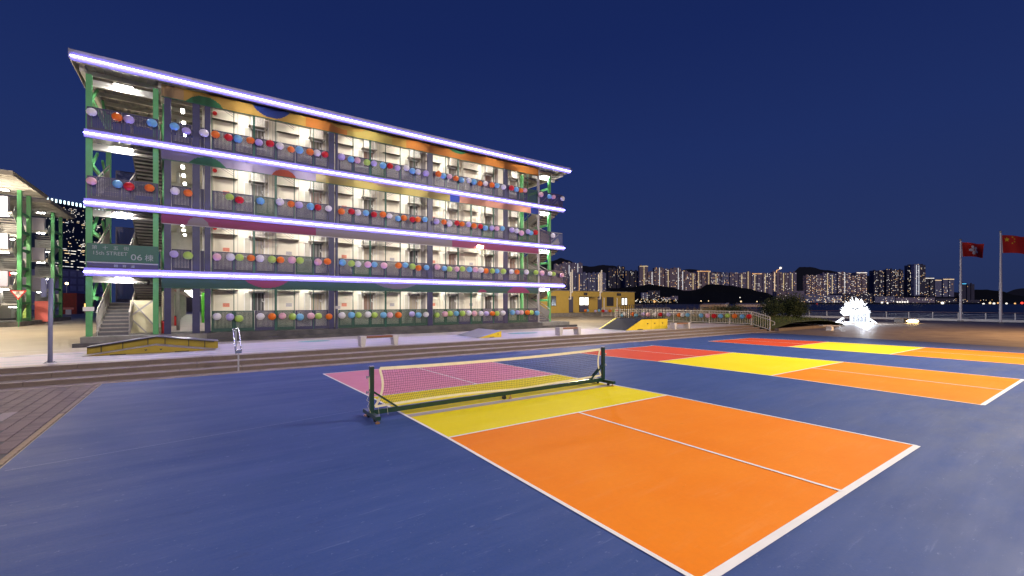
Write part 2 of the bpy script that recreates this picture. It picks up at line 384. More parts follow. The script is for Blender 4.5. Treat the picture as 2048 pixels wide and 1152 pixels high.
# brown brick paving west of the coating
pv = part('brick_paving', MB().face([(-16, -12, .002), (-2.30, -12, .002), (-2.30, 17.2, .002), (-16, 17.2, .002)]), M['conc_dark'], None, 'structure')
M['brick_a'] = mat('mauve_brick', (.165, .115, .125), .75, var=.15, scale=9, bump=.3)
M['brick_b'] = mat('plum_brick', (.125, .088, .10), .75, var=.15, scale=9, bump=.3)
M['brick_c'] = mat('sand_brick', (.30, .215, .14), .75, var=.15, scale=9, bump=.3)
M['brick_d'] = mat('grey_brick', (.27, .22, .245), .75, var=.1, scale=9, bump=.3)
M['brick_e'] = mat('brown_brick', (.22, .165, .15), .75, var=.15, scale=9, bump=.3)
def brick_mesh(m, lx, ly):
    c = .006; a = [(-lx, -ly), (lx, -ly), (lx, ly), (-lx, ly)]
    mb = MB()
    lo = [(x, y, 0) for x, y in a]; hi = [(x * (1 - c / lx), y * (1 - c / ly), .011) for x, y in a]
    mb.face(hi)
    for i in range(4): j = (i + 1) % 4; mb.face([lo[i], lo[j], hi[j], hi[i]])
    return mb.mesh('brick', m)
BM = {k: [brick_mesh(M['brick_' + k], .1155, .0445), brick_mesh(M['brick_' + k], .048, .094)] for k in 'abcde'}
cand = []
def visible(x, y):
    X = x * _ca - y * _sa; Y = x * _sa + y * _ca
    return Y > 1 and abs(X / Y) < 1.17 and EYE / Y < .66
for iy in range(170):                                   # border course along the coating, laid lengthwise
    y = 17.1 - iy * .2
    if visible(-2.36, y): cand.append((-2.355, y, 1, 'c' if y < 13 else rnd.choice('eea')))
for ix in range(60):
    for iy in range(240):
        x = -2.535 - ix * .243; y = 17.12 - iy * .1
        if visible(x, y): cand.append((x, y, 0, 'd' if (12.35 < y < 13.75 and x < -3.1 and y > 12.3 + (x + 3.1) * 0) else rnd.choice('aabab')))
cand.sort(key=lambda c: (c[0] * _sa + c[1] * _ca))
for (x, y, k, c) in cand[:290]:
    inst('brick', BM[c][k], pv, (x, y, .003 + rnd.uniform(0, .003)))
mb = MB(); lst = 'abcde'
for (x, y, k, c) in cand[290:]:
    lx, ly = ((.1155, .0445), (.048, .094))[k]; z = .014 + rnd.uniform(0, .003)
    a = [(x - lx, y - ly), (x + lx, y - ly), (x + lx, y + ly), (x - lx, y + ly)]
    mb.face([(p, q, z) for p, q in a], lst.index(c))
    for i in (0, 1, 3): j = (i + 1) % 4; mb.face([(*a[i], .002), (*a[j], .002), (*a[j], z), (*a[i], z)], lst.index(c))
part('bricks', mb, [M['brick_' + c] for c in lst], pv, 'stuff')

# granite steps up to the plaza
YS = [17.65, 18.2, 18.75]
steps = part('steps', MB().box(-60, 38.4, 17.72, 19.2, -.02, .12), M['conc_dark'], None, 'structure')
for r_, y0 in enumerate(YS):
    z0, z1 = r_ * .15, (r_ + 1) * .15; x = -16 + r_ * .45; top = 19.25 if r_ == 2 else YS[r_ + 1] + .05
    while x < 38.4 - r_ * .0:
        L = min(1.72, 38.4 - x)
        if L < .1: break
        g = .006
        mb = MB(); dz = rnd.uniform(-.002, .002)
        xa, xb = x + g, x + L - g; c = .008
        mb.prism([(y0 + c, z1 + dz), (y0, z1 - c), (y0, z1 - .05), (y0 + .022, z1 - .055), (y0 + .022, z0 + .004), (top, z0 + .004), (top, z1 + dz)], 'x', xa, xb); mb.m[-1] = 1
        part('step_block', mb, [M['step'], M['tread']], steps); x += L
# plaza
pl = [(-90, 19.0), (38.4, 19.0), (40.2, 36), (60, 47), (60, 140), (-90, 140)]
sheet('plaza', pl, PZ, M['plaza'])
sheet('promenade_coating', [(-4.6, 19.2), (38.3, 19.2), (38.9, 23.0), (12, 23.2), (-1, 24.2), (-4.9, 23.2), (-10, 19.9)], PZ + .004, M['plaza_pale'])
mb = MB()
for a, b, w in (((-14, 19.75), (38, 19.9), .07), ((-14, 20.6), (38, 20.8), .05), ((-9, 22.3), (-3.5, 22.6), .09), ((1, 22.9), (24, 22.0), .05)):
    mb.face(strip(a, b, w, PZ + .008))
for cx, cy, rr in ((4.6, 23.3, .75), (16.4, 22.0, 1.1)):
    mb.face([(cx + rr * math.cos(t * .39), cy + rr * .55 * math.sin(t * .39), PZ + .008) for t in range(16)])
part('teal_floor_marking', mb, M['teal'], None, 'structure')
mb = MB()
for a, b, w in (((-12, 21.3), (-3.2, 23.2), .10), ((-14, 23.6), (-4.3, 24.6), .10), ((-30, 44), (-5, 46), .15), ((-20, 36), (-9.2, 27.2), .12), ((.6, 24.6), (12, 23.4), .06)):
    mb.face(strip(a, b, w, PZ + .009))
part('white_floor_marking', mb, M['white_floor'], None, 'structure')

# sea, far shore
M['water'] = mat('night_water', (.006, .010, .028), .38, bump=.8, bscale=.35, spec=.25)
sheet('water', [(-4000, -3000), (7000, -3000), (7000, 7000), (-4000, 7000)], -2.2, M['water'])
sw = structure('sea_wall', MB().box(81, 81.7, -60, 62.4, -2.6, .12).box(38.9, 81, 62, 62.6, -2.6, .12), M['concrete'])
mb = MB().box(-90, 60, 140, 140.6, -2.6, .5); structure('far_quay_wall', mb, M['concrete'])
structure('earth_base', MB().box(-90, 81, -60, 17.5, -2.6, -.06), M['conc_dark'])

# rocky grass mound with shrubs at the end of the steps
M['grass'] = mat('night_grass', (.035, .055, .012), .9, col2=(.075, .095, .028), scale=1.2, bump=.6, bscale=20)
M['kerb'] = mat('brown_kerb', (.16, .12, .095), .8, var=.2, scale=3, bump=.3)
def mound(x, y):
    a = max(0, 1 - abs((x - 46.5) / 8.2) ** 2.2) * max(0, 1 - abs((y - 25) / 9.5) ** 2.2)
    return .42 * min(1, a * 3) + .55 * a + .10 * math.sin(x * 1.3) * math.cos(y * 1.7) * a
mb = MB(); nx, ny = 44, 34
for i in range(nx):
    for j in range(ny):
        P_ = []
        for di, dj in ((0, 0), (1, 0), (1, 1), (0, 1)):
            x = 39.0 + 25 * (i + di) / nx; y = 17.4 + 17 * (j + dj) / ny; P_.append((x, y, .012 + mound(x, y)))
        if max(p[2] for p in P_) > .02: mb.face(P_)
gm = part('grass_mound', mb, M['grass'], None, 'structure', smooth=True)
mb = MB(); g2 = random.Random(3)
for _ in range(7000):
    x = g2.uniform(39, 54.5); y = g2.uniform(17.8, 33)
    z = mound(x, y)
    if z < .12: continue
    h = g2.uniform(.08, .28); a = g2.uniform(0, 6.28); w = .03
    mb.face([(x - w * math.cos(a), y - w * math.sin(a), z), (x + w * math.cos(a), y + w * math.sin(a), z), (x + g2.uniform(-.1, .1), y + g2.uniform(-.1, .1), z + h)])
tag(part('grass', mb, mat('grass_blades', (.04, .075, .015), .8, col2=(.10, .12, .04), scale=.8), None, 'stuff'), 'rough dark grass growing on the low mound beyond the steps', 'grass')
kb = part('kerb', MB().bar((39.2, 17.25, .10), (50.5, 17.3, .12), .35, .22), M['kerb'], None, 'structure')
M['leaf'] = mat('dark_shrub_leaf', (.009, .020, .005), .8, col2=(.032, .052, .012), scale=1.5)
M['bark'] = mat('shrub_bark', (.06, .045, .03), .9)
def shrub(x, y, r, h, n, label, seed, dry=False):
    z0 = mound(x, y); q = random.Random(seed)
    t = thing('shrub', label, 'shrub', (x, y, z0), 'shrubs on the grass mound')
    mb = MB()
    tips = []
    for k in range(7):
        a = q.uniform(0, 6.28); e = q.uniform(.3, .9)
        tip = (x + math.cos(a) * r * e, y + math.sin(a) * r * e, z0 + h * q.uniform(.5, .95)); tips.append(tip)
        mb.tube((x + math.cos(a) * .1, y + math.sin(a) * .1, z0 - .05), tip, .045, 5, r2=.012)
    part('stem', mb, M['bark'], t)
    mb = MB()
    for k in range(n):
        c = q.choice(tips); dx, dy, dz = q.gauss(0, r * .30), q.gauss(0, r * .30), q.gauss(0, h * .20)
        p = Vector((c[0] + dx, c[1] + dy, max(z0 + .12, c[2] + dz - h * .1)))
        u = Vector((q.gauss(0, 1), q.gauss(0, 1), q.gauss(0, .7))).normalized(); w = u.orthogonal().normalized(); s = q.uniform(.05, .12)
        mb.face([p - u * s, p + w * s * .45, p + u * s, p - w * s * .45])
    part('foliage', mb, M['leaf'], t)
shrub(49.0, 20.6, 1.6, 2.2, 5200, 'largest dark shrub, rounded, at the right end of the grass mound', 1)
shrub(46.6, 21.0, 1.2, 1.5, 2500, 'middle sized dark shrub just left of the largest shrub on the mound', 2)
shrub(50.9, 20.4, 1.0, 1.6, 2400, 'shrub leaning out at the right edge of the mound beside the promenade', 3)
shrub(45.5, 25.0, 1.3, 1.0, 1800, 'low wide shrub at the back of the mound behind the railing', 4)
# dry reeds
mb = MB(); q = random.Random(9)
for _ in range(1500):
    x = 47.5 + q.gauss(0, 2.4); y = 26.5 + q.gauss(0, 1.0); z = mound(x, y); h = q.uniform(.5, 1.3); a = q.uniform(0, 6.28)
    mb.face([(x - .03 * math.cos(a), y - .03 * math.sin(a), z), (x + .03 * math.cos(a), y + .03 * math.sin(a), z), (x + q.gauss(0, .15), y + q.gauss(0, .15), z + h)])
tag(part('dry_reeds', mb, mat('dry_reed', (.20, .15, .07), .8, var=.3), None, 'stuff'), 'patch of dry pale reeds at the back of the grass mound', 'reeds')
# ------------------------------------------------------------------ main housing block
FL = [.88, 3.82, 6.82, 9.82]           # floor levels
ZS = [3.68, 6.68, 9.68, 12.66]         # led strips
YP, YW = 26.30, 27.90                  # parapet plane, room wall plane
XL, XR = -4.02, 23.62
M['halo_plate'] = mat('halo_plate_pale', (.22, .20, .34), .6)
B = thing('apartment_block', 'four storey modular housing block with violet light strips and lantern hung railings', 'building', (9.8, 28, PZ))
# plinth
part('plinth', MB().box(-4.15, 24.0, 26.0, 35, PZ - .3, .86), M['concrete'], B)
part('plinth_ledge', MB().box(-4.35, 24.6, 25.72, 25.995, PZ - .3, PZ + .16), M['conc_dark'], B)
part('plinth_front', MB().box(.3, 21.2, 25.94, 25.998, PZ + .165, .87), M['conc_dark'], B)
# slabs
for k in (1, 2, 3):
    z = FL[k]
    part('floor_slab', MB().box(XL, XR, YP - .02, 27.35, z - .20, z).box(-1.55, 21.15, 27.35, 33.8, z - .20, z), M['soffit'], B)
    part('deck_edge_beam', MB().box(XL, XR, YP - .05, YP - .022, z - .26, z + .01), M['grey_frame'], B)
for k in (1, 2, 3):                    # deck ribs seen from below
    mb = MB(); z = FL[k] - .2
    for i in range(92): mb.box(XL + .1 + i * .3, XL + .22 + i * .3, 26.35, 27.3, z - .035, z - .001)
    part('deck_ribs', mb, M['soffit'], B)
for k in range(4):                     # led strips: light and an added pale plate that catches it as a halo
    z, y = ZS[k], (YP - .10 if k < 3 else 25.70); xa, xb = (-4.07, 23.64) if k < 3 else (-4.40, 23.80)
    c = part('strip_halo_plate', MB().box(xa, xb, y + .012, y + .04, z - .17, z + .19), M['halo_plate'], B)
    part('led_strip', MB().box(xa, xb, y - .07, y - .045, z - .024, z + .024), M['led'], B)
    mb = MB()
    for i in range(38): mb.box(xa + .2 + i * .74, xa + .23 + i * .74, y - .045, y + .012, z - .010, z + .010)
    part('strip_clips', mb, M['steel'], B)
# roof
mb = MB(); x = -4.42
while x < 23.85:
    mb.box(x, x + .16, 25.74, 34.3, 12.86, 12.90); mb.box(x + .16, x + .30, 25.74, 34.3, 12.80, 12.84); x += .30
part('roof', mb, M['roofing'], B)
rp = S.objects[-1] if False else [o for o in B.children if o.name.startswith('roof')][0]
part('roof_edge', MB().box(-4.44, 23.86, 25.715, 25.735, 12.56, 12.96).box(-4.47, -4.43, 25.72, 34.3, 12.62, 12.98).box(23.865, 23.90, 25.72, 34.3, 12.62, 12.98), M['roofing'], B)
for y in (26.1, 27.3, 28.5, 29.7, 30.9, 32.1, 33.3):
    part('purlin', MB().box(-4.3, 23.7, y - .05, y + .05, 12.60, 12.79), M['soffit'], B)
for x in (-4.15, -1.5, .3, 6.1, 12.2, 18.07, 21.1, 23.5):
    part('rafter', MB().box(x - .07, x + .07, 26.28, 34.2, 12.36, 12.595), M['soffit'], B)
# columns
for x, w, z1 in ((-1.22, .13, 12.35), (-.13, .15, 12.35), (.33, .12, 12.35), (6.10, .14, 12.35), (6.38, .06, 12.35), (12.15, .17, 12.35), (18.07, .15, 12.35), (21.10, .07, 12.35)):
    part('column', MB().box(x - w, x + w, YP - .045, YP + .12, .87, z1), M['dark_post'] if x < 21 else M['grey_frame'], B)
for x in (-3.93, -1.66, 20.55, 22.62):
    y = YP + .02 if x < 20.6 and x != 20.55 else (27.6 if x == 20.55 else 26.75)
    part('column', MB().box(x - .10, x + .10, y, y + .035, .87, 12.3).box(x - .10, x + .10, y + .165, y + .2, .87, 12.3).box(x - .018, x + .018, y + .035, y + .165, .87, 12.3), M['green_post'], B, label='green steel stair column')
for x in (-3.93, -1.66, -1.5):
    part('column', MB().box(x - .1, x + .1, 31.4, 31.6, .87, 12.3), M['green_post'], B, label='green rear column of the left stair')
for x in (21.5, 23.3):
    part('column', MB().box(x - .1, x + .1, 31.4, 31.6, .87, 12.3), M['green_post'], B, label='green rear column of the right stair')
for z in (2.55, 5.5, 8.5, 11.4):       # green side beams and knee braces of the stair towers
    part('stair_beam', MB().box(-3.97, -3.87, 26.55, 31.38, z - .08, z + .08), M['green_post'], B)
    part('stair_beam', MB().box(22.56, 22.66, 27.0, 31.4, z - .08, z + .08), M['green_post'], B)
for k in range(4):
    z = ZS[k] - .35
    part('knee_brace', MB().bar((-3.92, 26.6, z - 1.1), (-3.92, 28.3, z + .05), .09, .11), M['green_post'], B)
    part('knee_brace', MB().bar((-3.92, 31.3, z - 1.1), (-3.92, 29.6, z + .05), .09, .11), M['green_post'], B)
# thin posts of the drying racks, with wires
TP = [.50, 2.30, 3.29 + .9, 1.42, 5.16, 7.29, 9.22, 10.13 + .02, 11.05, 8.28, 13.25, 14.18, 15.18, 16.06, 17.01, 19.16, 20.04, 3.30]
GREENP = {2.30, 9.22, 14.18, 17.01, 8.28, 3.30, 15.18}
for k in range(4):
    for x in sorted(TP):
        if (x in (4.19, 15.18) and k % 2) or (x == 11.05 and k == 0): continue
        w = .05 if x in GREENP and (k + int(x)) % 2 else .018
        part('rack_post', MB().box(x - w, x + w, YP - .03, YP + .02, FL[k], ZS[k] - (.05 if k < 3 else .4)), M['dark_green'], B)
    for x0, d in ((1.42, -1), (4.19, -1), (9.22, 1), (11.05, 1), (15.18, 1), (17.01, 1), (7.29, -1), (19.16, -1)):
        mb = MB()
        for i in range(4):
            mb.tube((x0, YP + .05, ZS[k] - .95 + .11 * i), (x0 + d * .95, YP + .12 + .0 * i, ZS[k] - .35 + .11 * i), .008, 4)
        for i in range(7):
            mb.tube((x0 + d * (.12 + .16 * i), YP + .02, ZS[k] - .14), (x0 + d * (.12 + .16 * i), YP + .9, ZS[k] - .16), .008, 4)
        part('drying_rack_wires', mb, M['dark_post'], B)
# coloured fascia banners (printed translucent sheet, colours as patches)
FCOL = dict(tan=(.50, .34, .20), brown=(.40, .27, .17), green=(.05, .24, .12), gold=(.62, .38, .10), blue=(.03, .06, .36), yellow=(.60, .47, .14), orange=(.62, .22, .05), lav=(.34, .29, .44),
            mauve=(.40, .30, .42), olive=(.46, .39, .20), red=(.55, .10, .05), peach=(.66, .30, .20), magenta=(.24, .016, .075), rose=(.27, .022, .09), beige=(.22, .18, .17), dkgreen=(.010, .075, .055), grey=(.15, .13, .16))
FCOL = {k_: tuple(c_ * (.62 if k_ in ('magenta', 'rose', 'beige', 'dkgreen', 'grey', 'lav', 'brown', 'tan', 'olive') else .50) for c_ in v_) for k_, v_ in FCOL.items()}
FM = {}
for n_, c_ in FCOL.items():
    FM[n_] = mat('banner_' + n_, c_, .6, trans=(.55 if n_ in ('tan', 'brown', 'green', 'gold', 'blue', 'yellow', 'orange', 'lav', 'olive', 'red', 'peach') else 0))
U = lambda u: onplane_y(u, YP - .06)[0]
def in_circle(x, z, cx, cz, r): return (x - cx) ** 2 + (z - cz) ** 2 < r * r
def chord(ua, ub, zc, r_up):           # disc through (ua, zc) and (ub, zc), bulging r_up (+up / -down)
    a, b = U(ua), U(ub); h = abs(r_up); c = (b - a) / 2; r = (c * c + h * h) / (2 * h)
    return ((a + b) / 2, zc + (h - r if r_up > 0 else r - h), r)
zt = [z - .05 for z in ZS]; zt[3] = 12.55; HB = .56
SEG = {3: [(308, 'tan'), (345, 'brown'), (377, 'gold'), (620, 'orange'), (702, 'yellow'), (790, 'gold'), (818, 'orange'), (1076, None)],
       2: [(308, 'lav'), (640, 'olive'), (660, 'yellow'), (905, 'blue'), (925, 'peach'), (1066, 'blue'), (1076, None)],
       1: [(308, 'magenta'), (640, 'beige'), (910, 'rose'), (1076, None)],
       0: [(308, 'dkgreen'), (1076, None)]}
DISC = {3: [('green', chord(372, 446, zt[3] - HB, .42)), ('blue', chord(505, 580, zt[3], -.50)), ('tan', chord(314, 340, zt[3], -.34)), ('green', chord(898, 934, zt[3], -.22)), ('gold', chord(655, 735, zt[3], -.3))],
        2: [('green', chord(378, 452, zt[2] - HB, .40)), ('red', chord(544, 592, zt[2] - HB, .38)), ('brown', chord(735, 800, zt[2], -.3))],
        1: [('beige', chord(374, 418, zt[1] - HB, .42)), ('rose', chord(470, 560, zt[1] - HB, .3))],
        0: [('rose', chord(480, 585, zt[0] + .1, -.62)), ('grey', chord(740, 842, zt[0] + .06, -.5)), ('rose', chord(955, 974, zt[0] - HB, .22)), ('rose', chord(1014, 1060, zt[0] - HB, .50))]}
for k in range(4):
    names = []; mb = MB(); x0, x1 = -1.45, 21.03; c = .04
    nx = int((x1 - x0) / c); nz = 14; seg = [(U(u), n_) for u, n_ in SEG[k]]
    for i in range(nx):
        for j in range(nz):
            xa, za = x0 + (x1 - x0) * i / nx, zt[k] - HB + HB * j / nz
            xb, zb = xa + (x1 - x0) / nx, za + HB / nz; xm, zm = (xa + xb) / 2, (za + zb) / 2
            n_ = [s_[1] for s_ in seg if s_[1] and xm >= s_[0] - .2][-1] if xm > seg[0][0] else seg[0][1]
            for dn, (cx, cz, r) in DISC[k]:
                if in_circle(xm, zm, cx, cz, r): n_ = dn
            if n_ not in names: names.append(n_)
            mb.face([(xa, YP - .06, za), (xb, YP - .06, za), (xb, YP - .06, zb), (xa, YP - .06, zb)], names.index(n_))
    part('fascia_banner', mb, [FM[n_] for n_ in names], B)
    part('fascia_bottom_rail', MB().box(-1.45, 21.03, YP - .075, YP - .03, zt[k] - HB - .035, zt[k] - HB - .002), M['dark_green'] if k in (0, 2, 3) else M['grey_frame'], B)
# railing panels
PXS = [[.50, 1.42, 2.33, 3.30, 4.23, 5.16, 5.94], [6.46, 7.29, 8.28, 9.20, 10.13, 11.05, 11.96], [12.35, 13.25, 14.18, 15.18, 16.06, 17.01, 17.90], [18.24, 19.16, 20.04, 21.02]]
def railing_panel(x0, x1, z, green, sheetonly=False, h=1.04, y=YP):
    w = x1 - x0 - .02; b = .085
    me_key = ('rail', round(w, 2), green, round(h, 2))
    if me_key not in ORG:
        f = MB().box(0, w, -.02, .02, 0, .15).box(0, w, -.02, .02, h - .055, h).box(0, b, -.018, .018, .15, h - .055).box(w - b, w, -.018, .018, .15, h - .055)
        ORG[me_key] = (f.mesh('railing_panel', M['panel_green'] if green else M['panel_dark']),
                       MB().face([(b, 0, .15), (w - b, 0, .15), (w - b, 0, h - .055), (b, 0, h - .055)]).mesh('perforated_sheet', M['perf_green'] if green else M['perf_dark']))
    f, s = ORG[me_key]
    o = inst('railing_panel', f, B, (x0 + .01, y, z + .02)); inst('perforated_sheet', s, o, (x0 + .01, y, z + .02))
for k in range(4):
    for bi, xs in enumerate(PXS):
        for i in range(len(xs) - 1):
            railing_panel(xs[i], xs[i + 1], FL[k], (k == 0 and i in (0, 3, 1)) or (bi == 1 and k == 0 and i in (1, 2, 5)) or rnd.random() < .08)
    if k:
        railing_panel(-1.08, -.30, FL[k], False); railing_panel(.03, .20, FL[k], False)
        if k != 1: railing_panel(-3.99, -2.85, FL[k], False); railing_panel(-2.84, -1.55, FL[k], False)
        railing_panel(21.2, 22.35, FL[k], False)
        if k != 2: railing_panel(22.37, 23.55, FL[k], False)
        else:
            mb = MB()
            for i in range(10): mb.tube((22.4 + i * .12, YP, FL[k] + .05), (22.4 + i * .12, YP, FL[k] + 1.0), .012, 5)
            part('bar_railing', mb.box(22.37, 23.5, YP - .02, YP + .02, FL[k] + 1.0, FL[k] + 1.04), M['grey_frame'], B)
# room modules
rooms_x = [.56, 3.56, 6.60, 9.60, 12.50, 15.50, 18.22]
door_me = MB().box(0, .86, -.03, 0, 0, 2.05).mesh('door', mat('beige_door', (.66, .61, .51), .45, var=.02))
dfr_me = MB().box(-.05, 0, -.05, .0, 0, 2.1).box(.86, .91, -.05, 0, 0, 2.1).box(-.05, .91, -.05, 0, 2.05, 2.1).mesh('door_frame', M['cream'])
hood_me = MB().prism([(-.28, .0), (-.30, .02), (0, .08), (0, .045)], 'x', -.12, 1.0).mesh('rain_hood', mat('dark_rain_hood', (.10, .09, .07), .5))
hnd_me = MB().box(.74, .80, -.07, -.03, .96, 1.0).box(.70, .80, -.085, -.07, .97, .99).mesh('handle', M['stainless'])
win_fr = MB().box(0, 1.0, -.05, 0, 0, .06).box(0, 1.0, -.05, 0, 1.02, 1.08).box(0, .05, -.05, 0, .06, 1.02).box(.95, 1.0, -.05, 0, .06, 1.02).box(.30, .37, -.055, 0, .06, 1.02).box(-.03, 1.03, -.10, 0, -.05, 0).mesh('window', M['white'])
win_a = MB().box(.05, .30, -.022, -.018, .06, 1.02).mesh('pane', M['frosted'])
win_b = MB().box(.37, .95, -.022, -.018, .06, 1.02).mesh('pane', mat('smoky_pane', (.10, .095, .085), .15, col2=(.22, .20, .17), scale=4, stretch=(6, 1, .3), spec=.7))
win_v = [win_b, win_b] + [MB().box(.37, .95, -.022, -.018, .06, 1.02).mesh('pane', mat(n_, a_, .3, col2=b_, scale=5, stretch=(8, 1, .2))) for n_, a_, b_ in (('beige_curtain_pane', (.25, .21, .16), (.42, .37, .29)), ('dark_pane', (.03, .03, .035), (.08, .08, .08)), ('rose_curtain_pane', (.25, .12, .09), (.16, .14, .12)))]
vr = random.Random(12)
cur_me = MB().box(.62, .66, -.027, -.023, .06, 1.02).box(.80, .84, -.027, -.023, .06, 1.02).mesh('blind_edge', M['grey_frame'])
ac_me = MB().box(0, .66, -.34, -.04, 0, .50).mesh('air_conditioner', M['ac'])
mbg = MB().box(.03, .60, -.35, -.341, .04, .46)
for i in range(11): mbg.box(.04, .59, -.358, -.351, .055 + i * .036, .067 + i * .036, 1)
for i in range(7): mbg.box(.06 + i * .085, .068 + i * .085, -.365, -.359, .05, .45, 1)
grl_me = mbg.mesh('grille', [M['grille'], M['ac']])
shf_me = MB().box(-.10, .78, -.45, -.0, -.06, -.02).box(0, .04, -.40, 0, -.22, -.06).box(.62, .66, -.40, 0, -.22, -.06).mesh('shelf', mat('grey_shelf', (.33, .31, .28), .5))
mbp = MB().tube((0, -.07, 0), (0, -.07, 2.8), .028, 8)
pipe_me = mbp.mesh('drain_pipe', M['plastic_w'])
mbt = MB().tube((-.30, -.08, 1.68), (-.30, -.08, 1.55), .02, 6).tube((-.30, -.08, 1.55), (-.20, -.08, 1.50), .02, 6).tube((-.20, -.08, 1.50), (-.16, -.08, 1.68), .02, 6).tube((-.16, -.08, 1.66), (0, -.08, 1.68), .02, 6)
trap_me = mbt.mesh('drain_trap', M['plastic_w'])
seam_me = MB().box(-.012, .012, -.016, 0, 0, 2.7).mesh('wall_seam', mat('wall_seam_grey', (.42, .40, .36), .5))
not_me = {c: MB().box(0, .30, -.036, -.031, 0, .20).mesh('notice', M['notice_' + c]) for c in ('red', 'grey')}
tube_me = MB().box(-.6, .6, -.03, .03, -.03, 0).mesh('corridor_tube', M['tube'])
hous_me = MB().box(-.64, .64, -.06, .06, 0, .035).mesh('corridor_light', M['white'])
rib_me = None
for k in range(4):
    z = FL[k]; zc = (FL[k + 1] - .2 if k < 3 else 12.55)
    part('corridor_wall', MB().box(.36, 20.9, YW, YW + .08, z, zc).box(.36, .42, YW - 1.5 + .6, YW, z, zc), M['cream'], B)
    part('corridor_ceiling', MB().box(.30, 21.0, 26.36, YW, zc - .045, zc - .037), mat('pale_corridor_ceiling', (.55, .54, .50), .5) if k == 0 else bpy.data.materials['pale_corridor_ceiling'], B)
    if k == 0: part('corridor_floor', MB().box(-1.5, 21.0, 26.36, YW, z - .018, z), M['conc_dark'], B)
    for ri, x0 in enumerate(rooms_x):
        last = ri == 6
        if not last:
            d = inst('door', door_me, B, (x0 + .10, YW, z)); inst('door_frame', dfr_me, d, (x0 + .10, YW, z)); inst('rain_hood', hood_me, d, (x0 + .10, YW, z + 2.08)); inst('handle', hnd_me, d, (x0 + .10, YW, z))
            inst('notice', not_me['red' if ri % 2 == 0 else 'grey'], d, (x0 + .45, YW, z + 1.24))
        wx = x0 + 1.40 - (.5 if last else 0)
        w_ = inst('window', win_fr, B, (wx, YW, z + .98)); inst('pane', win_a, w_, (wx, YW, z + .98)); inst('pane', vr.choice(win_v), w_, (wx, YW, z + .98)); inst('blind_edge', cur_me, w_, (wx, YW, z + .98))
        a_ = inst('air_conditioner', ac_me, B, (wx + .32, YW, z + 2.13)); inst('grille', grl_me, a_, (wx + .32, YW, z + 2.13)); inst('shelf', shf_me, a_, (wx + .32, YW, z + 2.13))
        p_ = inst('drain_pipe', pipe_me, B, (x0 + 2.56 - (.5 if last else 0), YW, z)); inst('drain_trap', trap_me, p_, (x0 + 2.56 - (.5 if last else 0), YW, z))
        for sx_ in (1.12, 2.78, 2.86, 2.94):
            if not last: inst('wall_seam', seam_me, B, (x0 + sx_, YW, z))
        if ri % 2 and not last:          # grey recessed joint between modules
            part('module_joint', MB().box(x0 + 2.62, x0 + 2.92, YW - .05, YW - .002, z, z + 2.7).box(x0 + 2.68, x0 + 2.73, YW - .075, YW - .05, z, z + 2.7), mat('joint_grey', (.26, .24, .24), .5) if 'joint_grey' not in bpy.data.materials else bpy.data.materials['joint_grey'], B)
        h_ = inst('corridor_light', hous_me, B, (x0 + 1.45, 26.95, zc - .085)); inst('corridor_tube', tube_me, h_, (x0 + 1.45, 26.95, zc - .088))
    part('alarm_bell', MB().tube((.66, YW, z + 2.45), (.66, YW - .07, z + 2.45), .10, 10), M['red'], B)
part('rear_wall', MB().box(.36, 20.9, 33.7, 33.8, .88, 12.4).box(.36, .42, 27.98, 33.7, .88, 12.4).box(20.84, 20.9, 27.98, 33.7, .88, 12.4), M['cream'], B)
